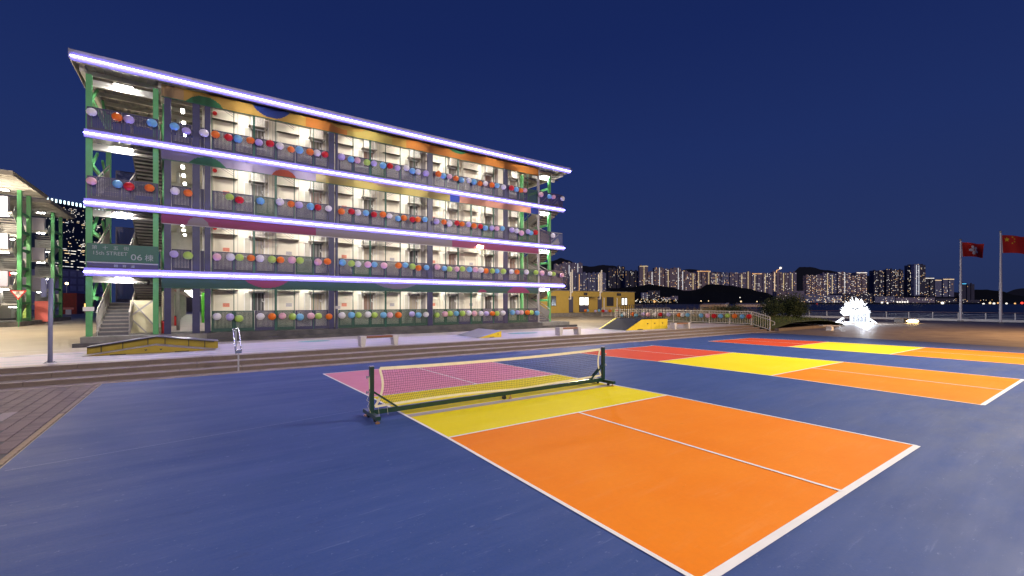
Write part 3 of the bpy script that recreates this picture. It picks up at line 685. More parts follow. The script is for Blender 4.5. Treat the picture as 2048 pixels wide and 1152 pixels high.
# stairs (both ends)
def stair(xa, flip, cls):
    for k in range(3):
        z0, z1 = FL[k], FL[k + 1]; zm = (z0 + z1) / 2; n = 9; ya, yb = 26.75, 30.1
        x1, x2 = (xa, xa + 1.05), (xa + 1.15, xa + 2.15)
        mb = MB(); dz = (zm - z0) / n; dy = (yb - ya) / n
        for i in range(n):
            mb.box(x1[0], x1[1], ya + i * dy, ya + (i + 1) * dy + .02, z0 + (i + 1) * dz - .045, z0 + (i + 1) * dz)
            mb.box(x1[0], x1[1], ya + i * dy, ya + i * dy + .012, z0 + i * dz, z0 + (i + 1) * dz - .045, 1)
        part('stair_flight', mb, [M['stair_tread'], M['stair_riser']], B)
        mb = MB()
        for i in range(n):
            mb.box(x2[0], x2[1], yb - (i + 1) * dy - .02, yb - i * dy, zm + (i + 1) * dz - .045, zm + (i + 1) * dz)
            mb.box(x2[0], x2[1], yb - i * dy - .012, yb - i * dy, zm + i * dz - .1, zm + (i + 1) * dz - .045, 1)
        mb.prism([(yb, zm - .16), (yb, zm - .20), (ya, z1 - .28), (ya, z1 - .24)], 'x', x2[0], x2[1], 1)
        for i in range(12):
            f = (i + .3) / 12; yy = yb + (ya - yb) * f; zz = zm - .20 + (z1 - .28 - zm + .20) * f
            mb.box(x2[0] + .02, x2[1] - .02, yy - .07, yy + .02, zz - .05, zz + .03)
        part('stair_flight', mb, [M['stair_tread'], M['stair_riser']], B)
        part('stair_landing', MB().box(xa, xa + 2.15, yb + .02, 31.35, zm - .14, zm), M['soffit'], B)
        for x in (x1[0] - .03, x1[1] + .02):
            part('stair_stringer', MB().bar((x, ya - .1, z0 + .05), (x, yb, zm + .02), .04, .28), M['stair_side'], B)
            part('stair_handrail', MB().tube((x, ya - .15, z0 + 1.02), (x, yb, zm + 1.0), .028, 6).tube((x, ya, z0 + .1), (x, ya, z0 + 1.05), .02, 6).tube((x, yb, zm), (x, yb, zm + 1.0), .02, 6).tube((x, (ya + yb) / 2, (z0 + zm) / 2), (x, (ya + yb) / 2, (z0 + zm) / 2 + 1.0), .02, 6).bar((x, ya - .1, z0 + .55), (x, yb, zm + .52), .012, .55), M['stair_side'], B)
        for x in (x2[0] - .03, x2[1] + .02):
            part('stair_stringer', MB().bar((x, yb, zm + .05), (x, ya - .1, z1 + .02), .04, .28), M['stair_side'], B)
            part('stair_handrail', MB().tube((x, yb, zm + 1.0), (x, ya, z1 + 1.0), .028, 6).bar((x, yb, zm + .5), (x, ya, z1 + .5), .012, .5), M['stair_side'], B)
        railing_panel(xa + .05, xa + 1.05, zm, False, y=31.33); railing_panel(xa + 1.1, xa + 2.1, zm, False, y=31.33)
M['stair_tread'] = mat('stair_tread_grey', (.24, .215, .195), .7, var=.15, scale=5)
M['stair_riser'] = mat('stair_riser_grey', (.10, .095, .11), .6, var=.1)
M['stair_side'] = mat('stair_side_grey', (.36, .34, .33), .45, var=.06)
stair(-3.70, 0, B); stair(21.35, 1, B)
part('under_stair_wall', MB().box(-2.72, -1.76, 28.0, 28.06, .88, 2.46), mat('pale_yellow_wall', (.72, .66, .44), .6, var=.03), B)
part('stair_side_wall', MB().box(-1.50, -1.44, 27.4, 31.3, .88, 2.9), bpy.data.materials['pale_yellow_wall'], B)
part('diagonal_brace', MB().bar((-2.62, 27.5, 1.75), (-1.80, 27.5, 2.48), .07, .07), M['stair_side'], B)
part('diagonal_brace', MB().bar((-2.62, 27.75, 2.4), (-1.85, 27.75, 1.3), .06, .06).bar((-2.6, 27.8, 1.5), (-2.1, 27.8, .9), .06, .06), M['stair_side'], B)
part('column', MB().box(-1.52, -1.34, 28.1, 28.28, .88, 12.3), M['green_post'], B, label='green steel column just behind the left stair')
part('lobby_ground_floor', MB().box(-1.45, .30, 26.4, 34.0, .861, .876), M['plaza_pale'], B)
part('passage_side_wall', MB().box(.36, .40, 28.0, 33.6, .88, 3.3), mat('pale_green_wall', (.55, .62, .42), .5), B)
part('right_stair_wall', MB().box(21.3, 23.2, 31.62, 31.68, 3.9, 9.3), M['white'], B)
for xa in (-2.85, 22.35):              # bright luminaires over both stairs
    for z in (3.44, 6.44, 9.44, 12.30):
        l_ = part('stair_light', MB().box(xa - .34, xa + .34, 26.80, 27.02, z, z + .05), M['white'], B)
        part('lamp_face', MB().box(xa - .32, xa + .32, 26.82, 27.0, z - .03, z - .003), M['lamp'], l_)
        part('ceiling_beam', MB().box(xa - 1.15, xa + 1.15, 27.2, 27.34, z - .18, z + .12), M['soffit'], B)
# lobby: ceilings, hanging lamps
M['bulb'] = glow('lobby_lamp', (1, .95, .86), 45)
for k in range(4):
    z = (ZS[k] - .35) if k < 3 else 12.2
    for y in (28.3, 30.2, 32.2):
        l_ = part('lobby_light', MB().box(-.78, -.62, y - .3, y + .3, z, z + .05), M['white'], B)
        part('lamp_face', MB().box(-.76, -.64, y - .28, y + .28, z - .03, z - .003), M['bulb'], l_)
    if k: part('lobby_rear_wall', MB().box(-1.5, .35, 33.6, 33.7, FL[k], z + .3), M['soffit'], B)
    part('lobby_column', MB().box(-1.0, -.85, 29.6, 29.75, FL[k], z), M['soffit'], B)
    if k: part('lobby_pipe', MB().tube((.16, 27.2, FL[k]), (.16, 27.2, z), .05, 8), M['plastic_w'], B)
    if k: part('lobby_floor', MB().box(-1.5, .35, 27.4, 33.6, FL[k] - .02 + .021, FL[k] + .006), M['soffit'], B)
# street sign board on the first floor railing
sb = part('sign_board', MB().box(-3.98, -1.56, YP - .075, YP - .03, 4.14, 4.94), mat('street_sign_green', (.007, .085, .065), .4, var=.06), B)
part('sign_rail', MB().box(-3.98, -1.56, YP - .09, YP - .03, 4.09, 4.135), mat('sign_rail_grey', (.33, .34, .42), .5), sb)
part('lower_board', MB().box(-3.98, -1.56, YP - .06, YP - .03, 3.80, 4.085), M['panel_dark'], sb)
LT = mat('sign_lettering', (.26, .31, .33), .5)
for s_, u, sz, zz, sx_ in (('第', 183, .19, 4.70, 1), ('十', 204.5, .19, 4.70, 1), ('五', 226, .19, 4.70, 1), ('街', 247, .19, 4.70, 1), ('15th STREET', 184, .23, 4.45, .95), ('06', 261, .38, 4.27, 1.1), ('棟', 289, .33, 4.27, 1), ('體', 227, .14, 3.93, 1.1), ('育', 244, .14, 3.93, 1.1), ('道', 261, .14, 3.93, 1.1)):
    text_part(s_, sz, LT, sb, (onplane_y(u, YP - .08)[0], YP - (.08 if zz > 4.1 else .065), zz), sx=sx_)
part('plate', MB().box(-4.10, -3.74, YP - .10, YP - .085, 1.98, 2.16), M['notice'], B)
part('plate', MB().box(6.28, 6.56, YP - .10, YP - .07, 2.0, 2.16), M['notice_grey'], B)
# wall lamp on the second strip, security cameras
w_ = part('wall_lamp', MB().box(15.55, 16.05, YP - .22, YP - .08, 6.22, 6.30), M['white'], B)
part('lamp_face', MB().box(15.58, 16.02, YP - .24, YP - .221, 6.14, 6.29).box(15.58, 16.02, YP - .21, YP - .09, 6.19, 6.215), M['warm'], w_)
for x, z in ((-1.95, 3.32), (23.3, 12.2)):
    part('security_camera', MB().tube((x, 26.9, z), (x, 26.6, z - .1), .05, 8).tube((x, 26.9, z), (x, 26.9, z + .15), .015, 6), M['black'], B)
# fire extinguishers
def extinguisher(x, y, label):
    t = thing('fire_extinguisher', label, 'extinguisher', (x, y, .88))
    part('bottle', MB().tube((x, y, .95), (x, y, 1.38), .08, 10).tube((x, y, 1.38), (x, y, 1.46), .08, 10, r2=.03), M['red'], t)
    part('valve', MB().box(x - .05, x + .05, y - .02, y + .02, 1.46, 1.52), M['black'], t)
    part('bracket', MB().box(x - .1, x + .1, y + .08, y + .1, .88, 1.5), M['red'], t)
extinguisher(-1.40 + .02, 26.75, 'red fire extinguisher standing between the green stair column and the first dark column')
# passage through the ground floor and the blocks behind it
PB = thing('passage_buildings', 'row of housing blocks behind, seen through the ground floor passage with a green wall', 'building', (-.5, 45, .5))
part('passage_floor', MB().box(-2.6, 2.4, 34.0, 92, .46, .86), M['plaza_pale'], PB)
part('green_wall', MB().box(.15, .3, 40, 66, .87, 3.1), mat('bright_green_wall', (.12, .55, .05), .5), PB)
part('white_wall', MB().box(.36, .5, 34, 40, .87, 3.3).box(-2.4, -2.3, 36, 90, .87, 3.3), M['cream'], PB)
for y in (36.5, 43, 49.5, 56, 62.5, 69):
    part('passage_column', MB().box(-1.55, -1.35, y - .1, y + .1, .87, 3.2), M['soffit'], PB)
    part('passage_beam', MB().box(-2.3, .3, y - .12, y + .12, 3.2, 3.45), M['soffit'], PB)
    l_ = part('passage_light', MB().box(-.85, -.25, y + 2.9, y + 3.0, 3.2, 3.25), M['white'], PB)
    part('lamp_face', MB().box(-.83, -.27, y + 2.91, y + 2.99, 3.17, 3.199), M['lamp'], l_)
part('passage_ceiling', MB().box(-2.4, .5, 34, 72, 3.46, 3.6), M['soffit'], PB)
part('pipe', MB().tube((-1.2, 34.2, 3.1), (-1.2, 72, 3.1), .07, 8).tube((-.95, 34.2, 3.05), (-.95, 72, 3.05), .04, 8), mat('pinkish_pipe', (.5, .3, .28), .5), PB)
part('far_block', MB().box(-8, 9, 95, 96, .5, 7), M['panel_dark'], PB)
extinguisher(-1.22, 35.5, 'red fire extinguisher further back in the passage beside a grey column')

# ------------------------------------------------------------------ paper lanterns
LC = dict(W=('white', (.80, .78, .80)), O=('orange', (.82, .22, .02)), P=('lavender', (.55, .48, .74)), B=('sky blue', (.22, .52, .74)), R=('red', (.62, .015, .02)), K=('pale pink', (.82, .52, .58)), G=('lime green', (.48, .66, .15)))
LM = {k: mat('lantern_' + v[0].replace(' ', '_'), v[1], .38, trans=.35, var=.05, scale=2) for k, v in LC.items()}
wire_m = mat('lantern_wire', (.10, .08, .08), .5)
def lantern_mesh(code, variant):
    mb = MB(); q = random.Random(variant); r = .19; seg, rg = 14, 12
    pts = []
    for a in range(rg + 1):
        t = .22 + (math.pi - .44) * a / rg; rr = r * math.sin(t) * (1 + (.018 if a % 2 else -.018)); pts.append((rr, r * .96 * math.cos(t)))
    for a in range(rg):
        for k in range(seg):
            p, p2 = 2 * math.pi * k / seg, 2 * math.pi * (k + 1) / seg
            (r0, z0), (r1, z1) = pts[a], pts[a + 1]
            mb.face([(r0 * math.cos(p), r0 * math.sin(p), z0), (r1 * math.cos(p), r1 * math.sin(p), z1), (r1 * math.cos(p2), r1 * math.sin(p2), z1), (r0 * math.cos(p2), r0 * math.sin(p2), z0)])
    mb.tube((0, 0, pts[0][1]), (0, 0, pts[0][1] + .012), pts[0][0] * 1.05, 10, 1); mb.tube((0, 0, pts[-1][1]), (0, 0, pts[-1][1] - .012), pts[-1][0] * 1.05, 10, 1)
    mb.tube((0, 0, pts[0][1]), (0, 0, pts[0][1] + .09), .006, 4, 1)
    return mb.mesh('paper_lantern', [LM[code], wire_m], smooth=True)
LMESH = {k: lantern_mesh(k, 1) for k in LC}
L4 = "183,224,W 234,234,O 258,239,P 304,246,B 349,253,B 373,262,P 408,266,W 431,269,O 457,275,R 476,278,B 501,281,O 518,285,P 540,287,R 560,292,W 582,299,O 599,300,B 620,304,O 634,306,W 650,309,R 683,314,P 702,319,B 715,321,K 734,325,G 748,327,P 766,331,B 780,332,R 795,336,P 813,336,W 825,342,B 836,344,W 852,347,P 877,348,O 887,352,B 899,353,K 912,357,O 923,360,B 938,361,W 948,364,B 960,367,O 971,367,W 984,370,O 994,371,B 1007,374,W 1023,376,R 1033,379,B 1042,381,O 1050,381,K 1082,389,K 1099,393,B 1107,394,K 1125,397,W"
L3 = "183,362,K 235,368,B 258,373,R 299,376,O 350,382,W 376,386,O 459,394,G 479,400,R 521,402,B 560,404,W 582,408,O 598,410,P 621,413,B 636,415,R 657,417,W 683,423,O 703,423,R 716,425,W 732,426,B 748,429,R 766,429,O 779,432,W 796,437,B 808,436,O 825,439,R 836,439,O 850,439,B 873,443,P 888,444,O 899,447,W 914,446,R 924,448,O 937,449,P 948,452,O 961,453,R 971,456,B 984,456,P 994,457,K 1005,457,B 1024,460,P 1034,462,W 1043,466,K 1056,463,P 1062,466,B 1071,465,R 1106,471,W"
L2 = "348,508,P 376,511,G 434,514,K 461,514,W 479,515,G 502,516,O 520,517,W 544,519,G 561,520,O 584,520,K 600,521,G 636,524,K 655,523,O 685,525,B 703,527,G 716,528,W 736,529,K 749,529,B 768,531,K 797,531,O 811,530,B 825,533,G 837,536,O 853,535,B 875,534,K 889,537,B 899,538,G 914,538,K 925,538,G 939,539,B 951,539,K 962,540,W 972,542,O 985,542,G 994,542,B 1007,543,G 1023,543,W 1034,544,O 1053,544,W 1072,545,G 1084,546,K 1100,547,W 1107,548,G 1124,550,K"
L1 = "434,633,W 460,634,P 478,637,G 521,633,W 544,633,O 565,632,K 585,633,G 600,634,B 622,632,K 637,632,G 658,633,O 684,631,W 703,630,B 717,630,G 736,629,W 749,630,G 767,630,B 780,630,K 797,630,O 824,628,P 837,630,B 852,629,W 874,630,G 890,628,K 900,627,G 913,627,B 925,627,G 938,626,W 949,627,K 962,627,W 973,627,P 985,627,O 994,627,G 1006,626,W 1025,625,B 1035,625,P 1043,625,K 1055,625,O 1063,625,G 1074,626,B"
def ordw(n): return f"{n}{'th' if 10 < n % 100 < 20 else {1: 'st', 2: 'nd', 3: 'rd'}.get(n % 10, 'th')}"
def hang(spec, fn, where, grp, sc=1.0):
    items = [s.split(',') for s in spec.split()]
    for i, (u, v, c) in enumerate(items):
        x, y, z = fn(float(u), float(v))
        o = link(bpy.data.objects.new('paper_lantern', LMESH[c])); o.location = (x, y, z); q = sc * rnd.uniform(.93, 1.06)
        o.scale = (q, q, q * rnd.uniform(.95, 1.03)); o.rotation_euler = (rnd.uniform(-.12, .12), rnd.uniform(-.12, .12), rnd.uniform(0, 6))
        pos = 'leftmost' if i == 0 else ('rightmost' if i == len(items) - 1 else ordw(i + 1) + ' from left')
        tag(o, f"{LC[c][0]} paper lantern, {pos} on the {where}", 'lantern', grp)
def onrail(u, v):
    x, Y = onplane_y(u, YP - .24); return x, YP - .24, height(v, Y)
hang(L4, onrail, 'top floor railing of the block', 'lanterns along the top floor railing')
hang(L3, onrail, 'third storey railing of the block', 'lanterns along the third storey railing')
hang(L2, onrail, 'second storey railing of the block', 'lanterns along the second storey railing')
hang(L1, onrail, 'ground floor railing of the block', 'lanterns along the ground floor railing')
# ------------------------------------------------------------------ pickleball net on its wheeled frame
NY = 8.80; NX0, NX1 = 2.80, 9.42
net = thing('court_net', 'portable net on a dark green wheeled frame standing across the front court', 'net', ((NX0 + NX1) / 2, NY, 0))
for x in (NX0, NX1):
    part('post', MB().box(x - .04, x + .04, NY - .04, NY + .04, .155, 1.06), M['net_green'], net)
    part('post_cap', MB().box(x - .043, x + .043, NY - .043, NY + .043, 1.061, 1.075), M['steel'], net)
    f_ = part('base_bar', MB().box(x - .045, x + .045, NY - .42, NY + .42, .075 + .0, .15), M['net_green'], net)
    for s_ in (-1, 1):
        y = NY + s_ * .36
        part('levelling_foot', MB().tube((x, y, .07), (x, y, .03), .012, 6).tube((x, y, .03), (x, y, .0), .045, 10), mat('brass_foot', (.55, .30, .12), .3, metal=.8) if 'brass_foot' not in bpy.data.materials else bpy.data.materials['brass_foot'], f_)
        y = NY + s_ * .20
        part('castor', MB().tube((x - .02, y, .035), (x + .02, y, .035), .033, 10).box(x - .028, x + .028, y - .02, y + .02, .04, .074), M['black'], f_)
    d = 1 if x == NX0 else -1
    part('brace', MB().bar((x + d * .03, NY - .03, .56), (x + d * .52, NY - .03, .20), .03, .035).bar((x + d * .03, NY + .035, .56), (x + d * .52, NY + .035, .20), .03, .035), M['net_green'], net)
    for z in (.56, .86): part('bolt', MB().tube((x - d * .04, NY - .01, z), (x - d * .10, NY - .01, z), .016, 6).tube((x - d * .09, NY - .01, z), (x - d * .10, NY - .01, z), .035, 6), M['steel'], net)
part('bottom_beam', MB().box(NX0 + .05, NX1 - .05, NY - .035, NY + .035, .105, .20), M['net_green'], net)
part('centre_wheel', MB().tube((6.0, NY - .02, .05), (6.0, NY + .03, .05), .05, 12).box(5.97, 6.03, NY - .03, NY + .03, .06, .104), M['black'], net)
part('centre_foot', MB().tube((6.18, NY, .104), (6.18, NY, .03), .01, 6).tube((6.18, NY, .03), (6.18, NY, 0), .04, 10), bpy.data.materials['brass_foot'], net)
def netp(s, t):                        # s along 0..1, t up 0..1 ; the sides are drawn in
    xl = NX0 + .17 + .10 * math.sin(math.pi * min(1, t * 1.05)) * .7 - .10 * (1 - t) ** 3; xr = NX1 - .12 - .10 * math.sin(math.pi * t) + .03 * (1 - t) ** 2
    x = xl + (xr - xl) * s; top = 1.01 + (-.055) * 4 * s * (1 - s) * .8; bot = .255 + .02 * math.sin(7 * s) - .03 * math.exp(-((s - .55) / .12) ** 2)
    return Vector((x, NY + .008 * math.sin(9 * s + 4 * t), bot + (top - bot) * t))
mb = MB(); q = random.Random(5)
NU, NT = 128, 15
J = [[netp(i / NU, j / NT) + Vector((q.gauss(0, .0035), 0, q.gauss(0, .0035))) for j in range(NT + 1)] for i in range(NU + 1)]
def cord(a, b, w=.0042):
    d = (b - a).normalized(); n = Vector((-d.z, 0, d.x)) * w * .5
    mb.face([a - n, a + n, b + n, b - n])
for i in range(NU + 1):
    for j in range(NT):
        cord(J[i][j], J[i][j + 1])
for j in range(NT + 1):
    for i in range(NU): cord(J[i][j], J[i + 1][j])
part('netting', mb, mat('black_net_cord', (.02, .02, .03), .8), net, 'stuff')
M['tape'] = mat('cream_net_tape', (.74, .66, .42), .7, var=.06, scale=8, bump=.3)
def tape(pts, w, name):
    mb = MB()
    for (a, b) in zip(pts[:-1], pts[1:]):
        for y in (-.006, .006):
            d = (b - a).normalized(); n = Vector((-d.z, 0, d.x)) * w / 2; o_ = Vector((0, y, 0)); mb.face([a - n + o_, a + n + o_, b + n + o_, b - n + o_])
    part(name, mb, M['tape'], net)
tape([netp(i / 60, 1.0) for i in range(61)], .062, 'top_tape')
tape([netp(i / 60, 0) for i in range(61)], .045, 'bottom_tape')
tape([netp(0, j / 14) for j in range(15)], .045, 'side_tape'); tape([netp(1, j / 14) for j in range(15)], .045, 'side_tape')
mb = MB(); pts = [(NX0 - .05, NY - .06, .60), (NX0 - .08, NY - .07, .5), (NX0 - .12, NY - .08, .42), (NX0 - .07, NY - .09, .38), (NX0 - .10, NY - .07, .30), (NX0 - .05, NY - .1, .17)]
for a, b in zip(pts[:-1], pts[1:]): mb.tube(a, b, .003, 4)
for x_ in (NX0 + .12, NX0 + .3): mb.tube((x_, NY - .045, .25), (x_ + .02, NY - .05, .07), .003, 4)
mb.tube((NX0 - .045, NY - .02, .62), (NX0 - .055, NY - .02, .86), .012, 5)
part('tie_cord', mb, M['tape'], net)

# ------------------------------------------------------------------ promenade furniture
def bench(x0, x1, y, label):
    t = thing('bench', label, 'bench', ((x0 + x1) / 2, y, PZ), 'benches along the top of the steps')
    z = PZ
    for xa, d in ((x0, 1), (x1, -1)):
        part('leg', MB().prism([(xa, z + .45), (xa + d * .26, z + .45), (xa + d * .19, z), (xa + d * .03, z)], 'y', y, y + .42), M['pale_stone'], t)
    for i in range(4):
        part('slat', MB().box(x0 + .27, x1 - .27, y + .015 + i * .10, y + .10 + i * .10, z + .365, z + .44), M['wood'], t)
    part('seat_frame', MB().box(x0 + .262, x1 - .262, y + .03, y + .38, z + .335, z + .362), M['steel'], t)
bench(5.62, 7.30, 19.12, 'nearest bench with brown wooden slats and pale legs, left of the wedge ramp')
bench(16.92, 18.62, 19.15, 'middle bench with brown slats, between the small wedge ramp and the big yellow ramp')
bench(27.6, 29.5, 18.95, 'farthest bench with brown slats, right of the big yellow ramp before the railing')

# ramps
def heart(x, y, z, s, axis='y'):
    return [(x - .5 * s, z + .12 * s), (x - .28 * s, z + .3 * s), (x, z + .12 * s), (x + .28 * s, z + .3 * s), (x + .5 * s, z + .12 * s), (x, z - .42 * s)][::-1]
r1 = thing('skate_box', 'long low peaked yellow skate box with a dark grind rail and sloping grey top', 'skate ramp', (-1.4, 22, PZ))
x0, x1, xm, y0, y1, y2 = -3.35, .48, -1.36, 21.2, 22.1, 22.85
part('front_side', MB().prism([(x0 + .12, PZ + .015), (x1 - .12, PZ + .015), (xm, PZ + .29)], 'y', y0, y0 + .02), M['olive_ply'], r1)
part('front_slope', MB().prism([(x0, PZ + .005), (x0, PZ + .012), (xm, PZ + .305), (x1, PZ + .012), (x1, PZ + .005), (xm, PZ + .292)], 'y', y0 + .021, y1 - .001), M['ramp_top'], r1)
for s_ in (-1, 1):
    xa = x0 if s_ < 0 else x1
    part('entry_plate', MB().face([(xa + s_ * .22, y0 + .1, PZ + .012), (xa, y0 + .0, PZ + .016), (xa, y1, PZ + .016), (xa + s_ * .22, y1 - .1, PZ + .012)]), M['steel'], r1)
part('ledge_wall', MB().prism([(x0, PZ), (x1 + .15, PZ), (x1 + .15, PZ + .28), (xm, PZ + .555), (x0, PZ + .25)], 'y', y1, y2), M['olive_ply'], r1)
part('ledge_top', MB().prism([(x0 - .02, PZ + .252), (x0 - .02, PZ + .275), (xm, PZ + .585), (x1 + .17, PZ + .305), (x1 + .17, PZ + .282), (xm, PZ + .560)], 'y', y1 - .03, y2 + .03), M['ramp_top'], r1)
rl = part('grind_rail', MB().bar((x0 + .02, y1 - .10, PZ + .255), (xm, y1 - .10, PZ + .56), .05, .035).bar((xm, y1 - .10, PZ + .56), (x1 + .02, y1 - .10, PZ + .285), .05, .035), M['black'], r1)
for xx in (-2.95, -2.35, -1.62, -1.10, -.35, .18):
    t_ = (xx - x0) / (xm - x0) if xx < xm else (x1 - xx) / (x1 - xm)
    part('rail_post', MB().tube((xx, y1 - .10, PZ + .02 + .27 * t_), (xx, y1 - .10, PZ + .27 + .28 * t_), .014, 6), M['black'], r1)
for xx in (-1.62, -1.18):
    part('heart_hole', MB().prism(heart(xx, 0, PZ + .14, .09), 'y', y0 - .004, y0 - .001), M['black'], r1)
for xx in (-2.4, -.55):
    part('hand_slot', MB().box(xx - .22, xx + .22, y0 - .004, y0 - .001, PZ + .004, PZ + .035), M['black'], r1)
r2 = thing('wedge_ramp', 'small wedge skate ramp with shiny grey slope and yellow side behind the steps', 'skate ramp', (13, 21.4, PZ))
part('side', MB().prism([(12.15, PZ + .005), (13.62, PZ + .005), (13.62, PZ + .34)], 'y', 20.25, 20.27).prism([(12.15, PZ + .005), (13.62, PZ + .005), (13.62, PZ + .34)], 'y', 22.68, 22.7), M['yellow_ply'], r2)
part('slope', MB().prism([(12.10, PZ + .006), (12.10, PZ + .012), (13.64, PZ + .362), (13.64, PZ + .342)], 'y', 20.24, 22.71), mat('shiny_ramp_sheet', (.34, .33, .36), .22, spec=.9), r2)
part('back_board', MB().box(13.6, 13.618, 20.28, 22.67, PZ, PZ + .335), M['yellow_ply'], r2)
part('entry_plate', MB().face([(11.6, 20.5, PZ + .011), (12.14, 20.26, PZ + .018), (12.14, 22.7, PZ + .018), (11.6, 22.4, PZ + .011)]), M['steel'], r2)
part('heart_hole', MB().prism(heart(13.4, 0, PZ + .18, .09), 'y', 20.246, 20.249), M['black'], r2)
part('hand_slot', MB().box(12.85, 13.15, 20.246, 20.249, PZ + .006, PZ + .035), M['black'], r2)
r3 = thing('platform_ramp', 'big yellow skate platform with dark slope and black barred railing on top', 'skate ramp', (26, 21, PZ))
H3 = .73
part('side', MB().prism([(23.65, PZ), (28.25, PZ), (28.25, PZ + H3), (25.35, PZ + H3)], 'y', 20.0, 20.03).prism([(23.65, PZ), (28.25, PZ), (28.25, PZ + H3), (25.35, PZ + H3)], 'y', 22.3, 22.33), M['yellow_ply'], r3)
for x in (26.35, 27.25): part('panel_joint', MB().box(x - .006, x + .006, 19.996, 19.999, PZ, PZ + H3), M['black'], r3)
part('slope', MB().prism([(23.6, PZ + .005), (23.6, PZ + .015), (25.34, PZ + H3 + .02), (25.36, PZ + H3 - .01)], 'y', 20.04, 22.29), M['ramp_black'], r3)
part('slope_edge', MB().prism([(23.62, PZ + .006), (25.34, PZ + H3 + .03), (25.5, PZ + H3 + .03), (23.78, PZ + .006)], 'y', 22.335, 22.5), mat('bright_yellow_edge', (.78, .68, .02), .5), r3)
part('deck', MB().box(25.37, 28.28, 19.98, 22.35, PZ + H3 + .001, PZ + H3 + .03), M['ramp_black'], r3)
part('back_board', MB().box(28.2, 28.24, 20.04, 22.29, PZ, PZ + H3 - .01), M['yellow_ply'], r3)
part('entry_plate', MB().face([(22.9, 20.1, PZ + .012), (23.64, 20.02, PZ + .02), (23.64, 22.4, PZ + .02), (22.9, 22.3, PZ + .012)]), mat('pale_steel_plate', (.5, .53, .6), .35, metal=.3), r3)
rr = part('guard_rail', MB().bar((25.5, 22.25, PZ + H3 + 1.0), (28.2, 22.25, PZ + H3 + 1.0), .04, .04).bar((28.2, 22.25, PZ + H3 + 1.0), (28.2, 20.1, PZ + H3 + 1.0), .04, .04).bar((25.5, 22.25, PZ + H3 + .12), (28.2, 22.25, PZ + H3 + .12), .03, .03), M['black'], r3)
for i in range(12): part('bar', MB().box(25.48 + i * .245, 25.525 + i * .245, 22.235, 22.27, PZ + H3 + .03, PZ + H3 + .98), M['black'], rr)
for i in range(8): part('bar', MB().box(28.19, 28.215, 20.12 + i * .26, 20.145 + i * .26, PZ + H3 + .03, PZ + H3 + .98), M['black'], rr)
for x in (25.95, 26.75, 27.65): part('heart_hole', MB().prism(heart(x, 0, PZ + .42, .16), 'y', 19.992, 19.995), M['black'], r3)
part('hand_slot', MB().prism([(24.75, PZ + .004), (25.5, PZ + .004), (25.35, PZ + .06), (24.9, PZ + .06)], 'y', 19.992, 19.995), M['black'], r3)
# handrail on the steps
hr = thing('step_handrail', 'double stainless steel handrail running down the granite steps', 'handrail', (1.1, 18.2, 0))
for x in (1.00, 1.17):
    part('rail', MB().tube((x, 18.95, 1.38), (x, 17.66, .70), .022, 8), M['stainless'], hr)
part('rail_end', MB().tube((1.0, 18.95, 1.38), (1.17, 18.95, 1.38), .022, 8).tube((1.0, 17.66, .70), (1.17, 17.66, .70), .022, 8).box(.99, 1.18, 17.63, 17.69, .62, .70), M['stainless'], hr)
part('post', MB().box(1.06, 1.11, 17.635, 17.675, .0, .63), M['steel'], hr)
part('post', MB().box(1.06, 1.11, 18.85, 18.89, .45, 1.33), M['steel'], hr)
# blue-grey sign pole at the left
sp = thing('sign_pole', 'tall plain blue grey post with an edge-on plate, at the top of the steps', 'sign post', (-3.82, 19.66, PZ))
part('pole', MB().tube((-3.82, 19.66, PZ), (-3.80, 19.66, 3.10), .057, 14), mat('blue_grey_post', (.20, .21, .33), .4, var=.06), sp, smooth=True)
part('plate', MB().box(-3.98, -3.88, 19.45, 19.60, 2.52, 3.09), bpy.data.materials['blue_grey_post'], sp)
b_ = part('base_plate', MB().tube((-3.82, 19.66, PZ), (-3.82, 19.66, PZ + .02), .16, 12), M['steel'], sp)
for a in range(4): part('bolt', MB().tube((-3.82 + .12 * math.cos(a * 1.57 + .78), 19.66 + .12 * math.sin(a * 1.57 + .78), PZ + .021), (-3.82 + .12 * math.cos(a * 1.57 + .78), 19.66 + .12 * math.sin(a * 1.57 + .78), PZ + .05), .018, 6), M['steel'], b_)

# railings of the plaza end
M['railing_w'] = mat('pale_painted_railing', (.60, .57, .52), .4)
def fence(pts, z0, h, label, pitch, dz_end=0, low=False):
    t = thing('plaza_railing', label, 'railing', (pts[0][0], pts[0][1], z0))
    for (a, b) in zip(pts[:-1], pts[1:]):
        za, zb = a[2], b[2]
        part('top_rail', MB().tube((a[0], a[1], za + h), (b[0], b[1], zb + h), .035, 8), M['railing_w'], t)
        if low: part('hand_rail', MB().tube((a[0] - .08, a[1], za + h - .22), (b[0] - .08, b[1], zb + h - .22), .025, 8), M['railing_w'], t)
        part('bottom_rail', MB().bar((a[0], a[1], za + .10), (b[0], b[1], zb + .10), .04, .04), M['railing_w'], t)
        L = math.dist(a[:2], b[:2]); n = max(2, int(L / pitch)); npost = max(1, round(L / 2.0))
        for i in range(n + 1):
            f = i / n; x, y, z = (a[k_] + (b[k_] - a[k_]) * f for k_ in range(3))
            part('baluster', MB().box(x - .011, x + .011, y - .011, y + .011, z + .12, z + h - .03), M['railing_w'], t)
        for i in range(npost + 1):
            f = i / npost; x, y, z = (a[k_] + (b[k_] - a[k_]) * f for k_ in range(3))
            part('post', MB().box(x - .03, x + .03, y - .03, y + .03, z, z + h - .02), M['railing_w'], t)
    return t
FX = 38.6
f1 = fence([(FX, 34.2, PZ), (FX, 19.05, PZ)], PZ, 1.15, 'long pale barred railing hung with lanterns along the right edge of the plaza', .15, low=True)
f1b = fence([(FX, 19.0, PZ), (FX - .02, 17.5, .02)], 0, 1.15, 'short sloping pale railing going down beside the end of the steps', .17, low=True)
